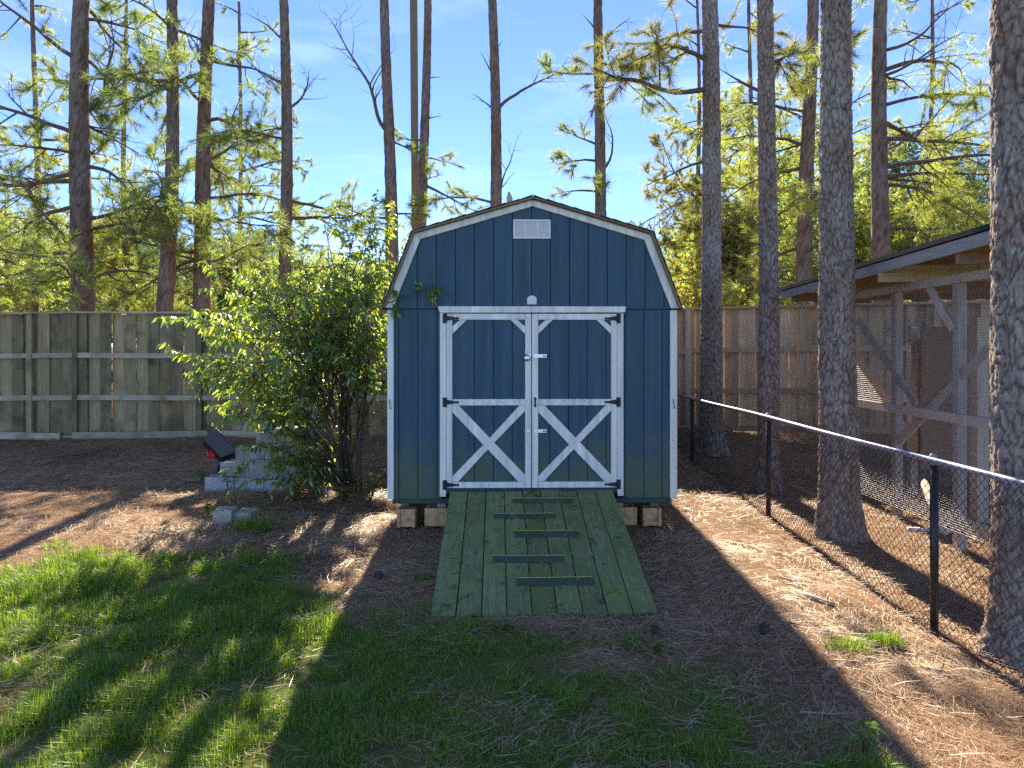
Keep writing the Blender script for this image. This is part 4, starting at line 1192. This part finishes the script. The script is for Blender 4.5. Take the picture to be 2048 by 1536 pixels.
# farther sunlit pines filling the right and left background
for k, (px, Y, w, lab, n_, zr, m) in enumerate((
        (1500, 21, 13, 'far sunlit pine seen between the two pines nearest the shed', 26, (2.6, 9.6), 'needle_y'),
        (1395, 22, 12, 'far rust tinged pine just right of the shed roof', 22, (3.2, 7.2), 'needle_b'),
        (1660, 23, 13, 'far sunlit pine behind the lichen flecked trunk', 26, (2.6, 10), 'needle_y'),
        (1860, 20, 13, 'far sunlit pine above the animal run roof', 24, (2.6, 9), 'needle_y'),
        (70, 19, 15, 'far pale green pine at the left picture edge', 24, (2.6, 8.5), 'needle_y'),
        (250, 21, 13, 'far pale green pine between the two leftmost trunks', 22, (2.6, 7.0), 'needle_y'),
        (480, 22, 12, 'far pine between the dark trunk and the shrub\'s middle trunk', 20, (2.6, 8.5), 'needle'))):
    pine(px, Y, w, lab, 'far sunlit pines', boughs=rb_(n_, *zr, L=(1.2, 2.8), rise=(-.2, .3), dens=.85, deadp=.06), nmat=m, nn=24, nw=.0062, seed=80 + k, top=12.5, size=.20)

# square wooden pole beside the knobbly pine, broken snag behind the roof
o = MB().box((0, 0, 6.0), (.15, .15, 12.0), ch=.01).build('wooden_pole', M['pole'])
o.location = ((834 - 1024) / F * 16.8, 16.8, gz(-2.2, 16.8) - .1); o.rotation_euler = (0, R(-.5), R(28))
tag(o, 'tall square sunlit timber pole beside the knobbly pine', 'pole')
sn = tag(empty('broken_snag', ((1022 - 1024) / F * 14.5, 14.5, gz(0, 14.5))), 'pale broken tree stub poking up behind the shed roof peak', 'dead tree')
MB().tube([(0, 0, -.1), (.02, 0, 2.5), (-.02, 0, 4.4), (-.03, 0, 4.75), (-.045, 0, 4.88)], [.10, .09, .075, .065, .02], 10).build('trunk', M['stick_pale'], sn, True)
MB().tube([(.02, 0, 4.35), (.08, 0, 4.55), (.13, 0, 4.68)], [.03, .022, .01], 8).build('stub', M['stick_pale'], sn, True)

# ------------------------------------------------------------------ broadleaf background trees
def broadleaf(px, Y, top_py, wpx, m, label, group, seed, nclump=60, per=150, lsz=.16, low=.6):
    rs = np.random.default_rng(seed)
    X = (px - 1024) / F * Y; z0 = gz(X, Y) - .1
    top = CAMZ + (HOR - top_py) / F * Y - z0; rad = wpx / F * Y / 2
    e = tag(empty('broadleaf_tree', (X, Y, z0)), label, 'tree', group)
    mb = MB(); r = max(.09, top * .018)
    pts = [Vector((0, 0, 0)), Vector((.05, 0, top * .25)), Vector((-.08, .05, top * .5)), Vector((.04, 0, top * .82))]
    mb.tube(pts, [r * 1.2, r, r * .75, r * .25], 8)
    mb.build('trunk', M['limb'], e, True)
    cp = []
    for k in range(nclump):
        u = unit(rs.normal(size=3)); rr = rs.uniform(.35, 1) ** .5
        c = np.array([u[0] * rad * rr, u[1] * rad * rr, top * (low + 1) / 2 * 0 + low * top * .35 + (top - low * top * .35) * (.5 + .48 * u[2] * rr)])
        lob = 1 + .25 * math.sin(3 * math.atan2(u[1], u[0]) + seed)
        c[:2] *= lob * (1.0 - .45 * max(0, (c[2] / top - .6) / .4))
        cp.append(c)
        if k % 3 == 0:
            zb = min(top * .75, max(top * .15, c[2] - rs.uniform(.6, 1.6)))
            MB().tube([Vector((0, 0, zb)), Vector(c) * .5 + Vector((0, 0, zb * .5 + .1)), Vector(c)], [r * .4, r * .25, .012], 5).build('branch', M['limb'], e, True)
    cp = np.array(cp); n = nclump * per
    cl_ = rad * .26
    pos = np.repeat(cp, per, 0) + rs.normal(size=(n, 3)) * np.array([cl_, cl_, cl_ * .6]) * rs.uniform(.5, 1.1, (n, 1))
    d = rs.normal(size=(n, 3)) + np.array([0, 0, -.3])
    link('crown', quads_mesh('crown', pos, d, rs.uniform(.7, 1.3, n) * lsz, rs.uniform(.4, .7, n) * lsz), M[m], e)
gb = 'broadleaf trees far behind the fences'
for k, a in enumerate((
        (20, 24, 425, 330, 'leaf_bg', 'yellow green broadleaf tree at the far left above the fence'),
        (215, 30, 440, 300, 'leaf_bg_dark', 'dark blue green broadleaf tree far behind the two left trunks'),
        (360, 36, 470, 230, 'leaf_bg_dark', 'dark low tree far behind the second pine'),
        (480, 38, 462, 220, 'leaf_bg_dark', 'dark low tree far behind the shrub\'s left edge'),
        (640, 40, 500, 300, 'leaf_bg', 'low yellow green tree far behind the shrub\'s middle'),
        (770, 40, 520, 200, 'leaf_bg', 'low yellow green tree far behind the shed\'s left eave'),
        (1400, 34, 430, 190, 'leaf_bg', 'low green tree far behind the shed\'s right eave'),
        (1520, 26, 260, 250, 'leaf_bg', 'tall sunlit yellow green tree between the pines nearest the shed'),
        (1650, 30, 240, 260, 'leaf_bg', 'tall sunlit tree far behind the lichen flecked trunk'),
        (1790, 30, 250, 230, 'leaf_bg_dark', 'blue green tree above the far end of the animal run roof'),
        (1930, 27, 330, 210, 'leaf_bg_dark', 'rounded blue green tree above the near end of the animal run roof'),
        (1465, 19, 440, 170, 'leaf_bg_rust', 'rust tinged small tree just behind the fence right of the shed'),
        (120, 48, 500, 260, 'leaf_bg_dark', 'far hazy tree low between the leftmost pine and the picture edge'),
        (290, 50, 505, 240, 'leaf_bg_dark', 'far hazy tree low between the leftmost and second pine'),
        (420, 34, 500, 180, 'leaf_bg', 'small yellow green tree low behind the dark third pine'),
        (560, 48, 490, 260, 'leaf_bg_dark', 'far hazy tree low behind the pine over the shrub'),
        (710, 50, 505, 260, 'leaf_bg_dark', 'far hazy tree low between the shrub top and the shed'),
        (1350, 46, 480, 220, 'leaf_bg_dark', 'far hazy tree low against the shed\'s right roof slope'),
        (1560, 36, 400, 240, 'leaf_bg', 'broad sunlit tree low between the second row pine and the fence'),
        (1720, 24, 380, 230, 'leaf_bg', 'yellow green tree just above the low end of the animal run roof'),
        (1850, 22, 400, 220, 'leaf_bg', 'yellow green tree low over the middle of the animal run roof'),
        (2120, 26, 300, 300, 'leaf_bg', 'green tree beyond the animal run, cut by the right picture edge'),
        (-140, 26, 420, 320, 'leaf_bg', 'green tree beyond the fence, cut by the left picture edge'))):
    broadleaf(*a[:5], a[5], gb, 200 + k, nclump=int(40 + a[3] / 6), per=120, lsz=.165 if a[1] < 28 else .21)

# ------------------------------------------------------------------ the big leafy shrub
def shrub():
    rs = np.random.default_rng(5)
    bx, by = -2.12, 8.95; bz_ = gz(bx, by) - .03
    e = tag(empty('leafy_shrub', (bx, by, bz_)), 'large loose evergreen shrub with drooping glossy leaves left of the shed', 'shrub')
    st = MB(); lp = []; ld = []
    def twig(p, d, L, r, nl):
        q = [Vector(p)]; dd = Vector(d).normalized(); n = 4
        for k in range(n):
            dd = (dd + Vector((rs.normal(0, .12), rs.normal(0, .12), rs.normal(0, .1) - .07))).normalized(); q.append(q[-1] + dd * L / n)
        st.tube(q, [r * (1 - .17 * k) for k in range(n + 1)], 4, False)
        for j in range(nl):
            t = 1 - (j // 2) / max(1, nl / 2) * .85
            f = t * n; i = min(n - 1, int(f)); pp = q[i].lerp(q[i + 1], f - i); ax = (q[i + 1] - q[i]).normalized()
            sd = ax.cross(Vector((rs.normal(0, .5), rs.normal(0, .5), 1))).normalized() * (1 if j % 2 else -1)
            lp.append(pp[:]); ld.append((ax * rs.uniform(.25, .8) + sd * rs.uniform(.5, 1) + Vector((0, 0, rs.uniform(-.75, .1))))[:])
    mains = []
    def stem(tgt, r, ntw):
        b = Vector(tgt)
        a = Vector((rs.normal(0, .06), rs.normal(0, .06), 0))
        if len(mains) > 20 and b.z > .8:
            best = min((mains[int(rs.integers(len(mains)))] for _ in range(6)), key=lambda c: (c[5] - b).length)
            a = best[int(rs.integers(3, 6))].copy(); r = min(r, .013)
        ctrl = a.lerp(b, .5) + Vector((-.10 * b.x, -.10 * b.y, .22 * b.length * rs.uniform(.2, 1)))
        n = 9; q = []
        for k in range(n + 1):
            t = k / n; p = a * (1 - t) ** 2 + ctrl * 2 * t * (1 - t) + b * t * t
            q.append(p + Vector((rs.normal(0, .02), rs.normal(0, .02), 0)) * (t > 0))
        if len(mains) <= 20 and b.z > 1.2: mains.append(q)
        st.tube(q, [max(.004, r * (1 - .8 * k / n)) for k in range(n + 1)], 6)
        for j in range(ntw):
            t = rs.uniform(.35, 1.0); f = t * n; i = min(n - 1, int(f)); p = q[i].lerp(q[i + 1], f - i); ax = (q[i + 1] - q[i]).normalized()
            d = ax * .5 + Vector((rs.normal(0, .8), rs.normal(0, .8), rs.normal(.1, .45)))
            twig(p, d, rs.uniform(.18, .45), .005, int(rs.integers(10, 18)))
        twig(q[-1], q[-1] - q[-2], .35, .005, 18)
    for k in range(74):
        u = unit(rs.normal(size=3)); rr = rs.uniform(.3, 1) ** .45
        tx = -.62 + u[0] * 1.36 * rr; ty = -.35 + u[1] * .95 * rr; tz = 1.86 + u[2] * 1.22 * rr
        if tz < 1.35 and tx > -.25: tz = rs.uniform(1.5, 2.9)
        if tz < 1.2: tx = max(tx, -1.5)
        tx = min(tx, .72)
        stem((tx, ty, max(.35, tz)), rs.uniform(.012, .026), 13)
    # tall loose shoots
    for tx, ty, tz in ((-.25, -.1, 3.35), (.25, -.2, 3.25), (-.6, 0, 3.1), (.5, -.1, 3.0), (.05, .1, 3.5), (.6, -.2, 2.9), (.62, .1, 3.2), (.4, .2, 3.3), (.3, 0, 3.65), (.55, .05, 3.5), (-.35, .1, 3.55)):
        stem((tx, ty, tz), .014, 9)
    # low skirt towards the camera
    for k in range(14):
        stem((rs.uniform(-1.0, -.15), rs.uniform(-.9, -.3), rs.uniform(.3, .78)), .009, 9)
    # long shoot reaching round the shed's front corner
    q = [Vector((.1, -1.0, 2.1)), Vector((.45, -1.55, 2.30)), Vector((.85, -1.74, 2.40)), Vector((1.08, -1.78, 2.47)), Vector((1.25, -1.78, 2.58))]
    st.tube([Vector((-.05, -.2, .9))] + q, [.012, .010, .007, .005, .004, .003], 5)
    for p, d in ((q[1], (.3, -.2, -.1)), (q[1].lerp(q[2], .5), (.1, -.3, -.4)), (q[2], (.2, -.1, -.5)), (q[2].lerp(q[3], .4), (-.1, -.1, .35)), (q[3], (.2, -.1, .4)), (q[4], (.3, 0, -.1)), (q[4], (.1, -.1, -.5))):
        twig(p, d, .13, .003, 13)
    st.build('stems', M['stem'], e, True)
    lp = np.array(lp); ld = np.array(ld)
    kp = np.ones(len(lp))
    kp = np.where((lp[:, 2] < 1.4) & (lp[:, 0] > -.25), .06, kp)
    kp = np.where((lp[:, 2] < 1.2) & (lp[:, 0] > -.6) & (lp[:, 0] <= -.25), .5, kp)
    kp = np.where((lp[:, 2] < .55) & (lp[:, 0] < -.6), .7, kp)
    core = ((lp[:, 0] + .55) / 1.0) ** 2 + ((lp[:, 1] + .35) / .7) ** 2 + ((lp[:, 2] - 1.8) / .85) ** 2
    kp = np.where(core < 1, np.minimum(kp, .6), kp)
    sel = rs.random(len(lp)) < kp
    lp = lp[sel]; ld = ld[sel]; n = len(lp)
    me = leaves_mesh('leaves', lp, ld, rs.uniform(.06, .105, n), rs.uniform(.030, .046, n), .40)
    link('leaves', me, M['leaf'], e)
shrub()
def sprout(px, py, h, n, m, name, label, cat, lw=(.05, .09), group=None, Yadj=0):
    rs = np.random.default_rng(int(px))
    x, y, z = G(px, py); e = tag(empty(name, (x, y, z)), label, cat, group)
    st = MB(); lp = []; ld = []
    for k in range(n):
        a = rs.uniform(0, math.tau); tip = Vector((math.cos(a) * h * .55 * rs.uniform(.2, 1), math.sin(a) * h * .55 * rs.uniform(.2, 1), h * rs.uniform(.6, 1)))
        mid = tip * .5 + Vector((0, 0, h * .1))
        st.tube([(0, 0, -.02), mid, tip], [.004, .003, .002], 4)
        for j in range(9):
            t = rs.uniform(.3, 1); p = mid.lerp(tip, max(0, t * 2 - 1)) if t > .5 else Vector((0, 0, 0)).lerp(mid, t * 2)
            lp.append(p[:]); b = rs.uniform(0, math.tau); ld.append((math.cos(b), math.sin(b), rs.uniform(-.2, .5)))
    st.build('stems', M['stem'], e, True)
    n = len(lp)
    link('leaves', leaves_mesh('leaves', np.array(lp), np.array(ld), rs.uniform(lw[0], lw[1], n), rs.uniform(.018, .034, n), .3), M[m], e)
sprout(741, 1000, .42, 15, 'leaf', 'seedling_clump', 'low leafy shoots growing against the shed\'s left front corner', 'plant')
sprout(690, 1002, .26, 9, 'leaf', 'seedling_clump', 'small leafy shoots under the shrub left of the corner shoots', 'plant')
sprout(592, 1004, .24, 7, 'leaf', 'seedling_clump', 'small dark sprig standing alone in front of the shrub', 'plant')
sprout(458, 984, .40, 4, 'weed', 'weed', 'tall light green weed in front of the block stack', 'weed', (.06, .10))
sprout(404, 962, .20, 3, 'weed', 'weed', 'broad leaved weed left of the block stack', 'weed', (.10, .15))
sprout(418, 1030, .16, 5, 'weed', 'weed', 'low weed just left of the two pavers', 'weed', (.05, .09))
sprout(1010, 1262, .07, 3, 'weed', 'weed', 'tiny broad leaved weed in front of the ramp foot', 'weed', (.04, .07))
sprout(1322, 1312, .09, 3, 'weed', 'weed', 'tiny weed right of the ramp\'s front corner', 'weed', (.04, .07))
sprout(1725, 1510, .20, 4, 'weed', 'weed', 'feathery light green weed near the bottom right', 'weed', (.05, .09))

# ------------------------------------------------------------------ sticks and cones on the ground
def stick(pix, r, m, label, lift=.012):
    pts = []
    for px, py in pix:
        x, y, z = G(px, py); pts.append(Vector((x, y, z + lift)))
    base = pts[0].copy(); n = len(pts)
    b = MB().tube([p - base for p in pts], [r * (1 - .35 * k / (n - 1)) for k in range(n)], 8)
    mid = pts[n // 2] - base
    b.tube([mid, mid + Vector((.03, .02, .03)), mid + Vector((.05, .05, .05))], [r * .5, r * .35, r * .2], 5)
    o = b.build('fallen_stick', M[m], None, True); o.location = base
    tag(o, label, 'stick', 'sticks on the pine straw')
stick([(1648, 1358), (1668, 1345), (1690, 1332), (1715, 1326), (1750, 1318)], .019, 'stick', 'curved brown stick lying below the grass tuft on the right')
stick([(1607, 1190), (1625, 1198), (1650, 1206), (1668, 1212)], .022, 'stick_pale', 'pale broken stick in the sunlit straw beside the shed\'s shadow')
stick([(1578, 1164), (1605, 1163), (1630, 1165)], .010, 'stick_pale', 'thin pale twig just above the pale broken stick')
stick([(1573, 1246), (1600, 1253), (1635, 1262)], .010, 'stick', 'thin dark twig at the edge of the shed\'s shadow')
stick([(1852, 1340), (1880, 1348), (1912, 1358)], .020, 'stick', 'reddish bark covered stick near the right chain link post')
stick([(1600, 1428), (1660, 1432), (1740, 1430)], .006, 'stick_pale', 'long thin twig low in the right foreground')
stick([(596, 1000), (602, 1015), (608, 1032)], .005, 'stick_pale', 'short upright looking twig in front of the shrub', .03)
def cone_thing(px, py, label, s=1.0):
    x, y, z = G(px, py); b = MB(); b.tube([(0, 0, -.035), (0, 0, .035)], [.012, .008], 6)
    for k in range(46):
        t = k / 46; a = k * 2.4; zz = -.035 + .075 * t; rr = .030 * math.sin(math.pi * (.15 + .8 * t)) + .006
        c, s_ = math.cos(a), math.sin(a); w = .009
        b.add([(c * .006 - s_ * w * .4, s_ * .006 + c * w * .4, zz), (c * .006 + s_ * w * .4, s_ * .006 - c * w * .4, zz), (c * rr + s_ * w, s_ * rr - c * w, zz + .008), (c * rr - s_ * w, s_ * rr + c * w, zz + .008), (c * rr * .98, s_ * rr * .98, zz + .016)], [(0, 1, 2, 3), (3, 2, 4)])
    o = b.build('pine_cone', M['cone']); o.location = (x, y, z + .03); o.rotation_euler = (R(80), 0, px); o.scale = (s,) * 3
    tag(o, label, 'pine cone', 'pine cones on the ground')
cone_thing(1530, 1268, 'dark pine cone in the shade right of the ramp', 1.15)
cone_thing(1310, 1270, 'dark pine cone just off the ramp\'s front right corner')
cone_thing(757, 1158, 'dark pine cone in the straw left of the ramp', 1.1)

# ------------------------------------------------------------------ pine straw and grass (countless)
def in_shed(x, y):
    c, s = math.cos(-SROT), math.sin(-SROT); u = x - SX; w = y - SY
    lx = c * u - s * w; ly = s * u + c * w
    return (np.abs(lx) < 1.45) & (ly > .5), (np.abs(lx + .013) < .86) & (ly < 0) & (ly > -2.13), lx, ly
def make_straw(n=240000):
    y = RNG.uniform(2.4, 12.9, n * 2) ** 1.0
    y = 2.4 + 10.5 * RNG.random(n * 2) ** 1.25
    x = RNG.uniform(-1, 1, n * 2) * (.80 * y + 1.2)
    gm_ = grass_mask(x, y)
    clump = .5 + 1.1 * fbm(x * 1.6, y * 1.6, 55) + .25 * vnoise(x * 7, y * 7, 56)
    keep = RNG.random(n * 2) < np.clip(clump, .12, 1) * (1 - .88 * gm_)
    s_in, r_in, lx, ly = in_shed(x, y)
    keep &= ~s_in & (~r_in | (RNG.random(n * 2) < .035))
    x, y, r_in, ly = x[keep][:n], y[keep][:n], r_in[keep][:n], ly[keep][:n]
    n = len(x)
    z = ground_z(x, y)
    rampz = -.115 + (ly + 2.135) * .51 / 2.08
    z = np.where(r_in, np.maximum(rampz, z), z) + np.where(r_in, .006, RNG.random(n) ** 2 * .035 + .004)
    ang = np.where(RNG.random(n) < .45, RNG.uniform(0, math.tau, n), 5.0 * fbm(x * 1.1, y * 1.1, 71, 2) + RNG.normal(0, .55, n))
    L = RNG.uniform(.07, .20, n)
    d = np.stack([np.cos(ang), np.sin(ang), np.where(r_in, .245 * np.sin(ang), RNG.normal(0, .16, n))], -1)
    side = np.stack([-np.sin(ang), np.cos(ang), np.zeros(n)], -1)
    wd = (.0006 + .00016 * y)[:, None]
    p = np.stack([x, y, z], -1)
    bend = (RNG.normal(0, .16, n) * L)[:, None] * side
    m = p + d * L[:, None] * .5 + bend
    t = p + d * L[:, None] + bend * .2
    up = np.array([0, 0, 1.0]) * wd * .5
    v = np.stack([p - side * wd, p + side * wd + up, m - side * wd, m + side * wd + up, t], 1).reshape(-1, 3)
    i = np.arange(n)[:, None] * 5
    f = np.concatenate([i + np.array([0, 1, 3]), i + np.array([0, 3, 2]), i + np.array([2, 3, 4])], 1).reshape(-1, 3)
    o = link('pine_straw', fast_mesh('pine_straw', v, f), M['straw'])
    tag(o, 'brown fallen pine needles covering the ground', 'pine straw', kind='stuff')
make_straw()
def blades(name, x, y, h, m, label, cat, kind=None, lean=.45, w=.0021, group=None):
    n = len(x); z = ground_z(x, y) - .004
    ang = RNG.uniform(0, math.tau, n); d = np.stack([np.cos(ang), np.sin(ang), np.zeros(n)], -1)
    side = np.stack([-np.sin(ang), np.cos(ang), np.zeros(n)], -1) * (w * (.55 + .9 * RNG.random(n) ** 2))[:, None]
    ln = (RNG.random(n) ** 1.3 * lean)[:, None]
    H = h[:, None]; up = np.array([0, 0, 1.0])
    p = np.stack([x, y, z], -1)
    a = p + up * H * .5 + d * H * ln * .35
    t = p + up * H * (1 - .35 * ln) + d * H * ln * 1.25
    c = p.mean(0) * np.array([1, 1, 0]) + np.array([0, 0, gz(*p.mean(0)[:2])])
    v = np.stack([p - side, p + side, a - side * .85, a + side * .85, t], 1).reshape(-1, 3) - c
    i = np.arange(n)[:, None] * 5
    f = np.concatenate([i + np.array([0, 1, 3]), i + np.array([0, 3, 2]), i + np.array([2, 3, 4])], 1).reshape(-1, 3)
    o = link(name, fast_mesh(name, v, f), M[m]); o.location = c
    return tag(o, label, cat, group, kind)
def make_grass(n=205000):
    y = 2.6 + 4.7 * RNG.random(n * 3) ** 1.1; x = RNG.uniform(-1, 1, n * 3) * (.80 * y + 1.3)
    gm_ = grass_mask(x, y); tuft = np.clip(.6 + 1.1 * vnoise(x * 6, y * 6, 91) , .08, 1)
    keep = RNG.random(n * 3) < gm_ * tuft
    s_in, r_in, _, _ = in_shed(x, y)
    keep &= ~s_in & ~r_in
    x, y = x[keep][:n], y[keep][:n]
    hm = np.clip(.054 + .036 * vnoise(x * 2.2, y * 2.2, 17) + .022 * vnoise(x * 6, y * 6, 91) + .012 * np.clip(-x - 1, 0, 2), .02, .13)
    h = hm * RNG.uniform(.55, 1.5, len(x)) * 1.0
    blades('lawn_grass', x, y, h, 'grass', 'thin green lawn in the foreground', 'grass', 'stuff', 1.25, .0018)
make_grass()
def tuft(px, py, rad, n, h, label, squash=.6):
    cx, cy, _ = G(px, py)
    r = rad * np.sqrt(RNG.random(n)); a = RNG.uniform(0, math.tau, n)
    x = cx + r * np.cos(a); y = cy + r * np.sin(a) * squash
    blades('grass_tuft', x, y, h * RNG.uniform(.5, 1.2, n) * (1 - .5 * (r / rad) ** 2), 'grass', label, 'grass', None, 1.0, .0024, 'single grass tufts in the straw')
tuft(508, 1058, .24, 900, .20, 'bushy grass tuft in front of the right squat paver')
tuft(1700, 1298, .17, 380, .12, 'left half lit grass tuft above the curved stick')
tuft(1768, 1290, .16, 420, .15, 'right denser grass tuft above the curved stick')
tuft(842, 1160, .10, 160, .10, 'small grass tuft against the ramp\'s left edge')
tuft(115, 1095, .16, 220, .10, 'pale sunlit grass tuft in the straw at the far left')

def make_twigs(n=150):
    """broken twigs and bark bits lying in the straw: too many and too small to count"""
    b = MB()
    k = 0
    while k < n:
        y = float(RNG.uniform(3.0, 11.5)); x = float(RNG.uniform(-1, 1)) * (.75 * y + .5)
        s_in, r_in, _, _ = in_shed(np.array([x]), np.array([y]))
        if s_in[0] or r_in[0] or (grass_mask(np.array([x]), np.array([y]))[0] > .6 and RNG.random() < .8): continue
        k += 1
        a = RNG.uniform(0, math.tau); L = RNG.uniform(.07, .32); r = RNG.uniform(.0025, .0065)
        q = []
        for t in (0, .35, .7, 1):
            xx = x + math.cos(a) * L * t + RNG.normal(0, .012); yy = y + math.sin(a) * L * t + RNG.normal(0, .012)
            q.append((xx, yy, gz(xx, yy) + .012 + RNG.uniform(0, .02)))
        b.tube(q, [r, r * .9, r * .8, r * .5], 5)
    o = b.build('fallen_twigs', M['stick'], None, True)
    tag(o, 'small broken twigs scattered over the pine straw', 'twigs', kind='stuff')
make_twigs()
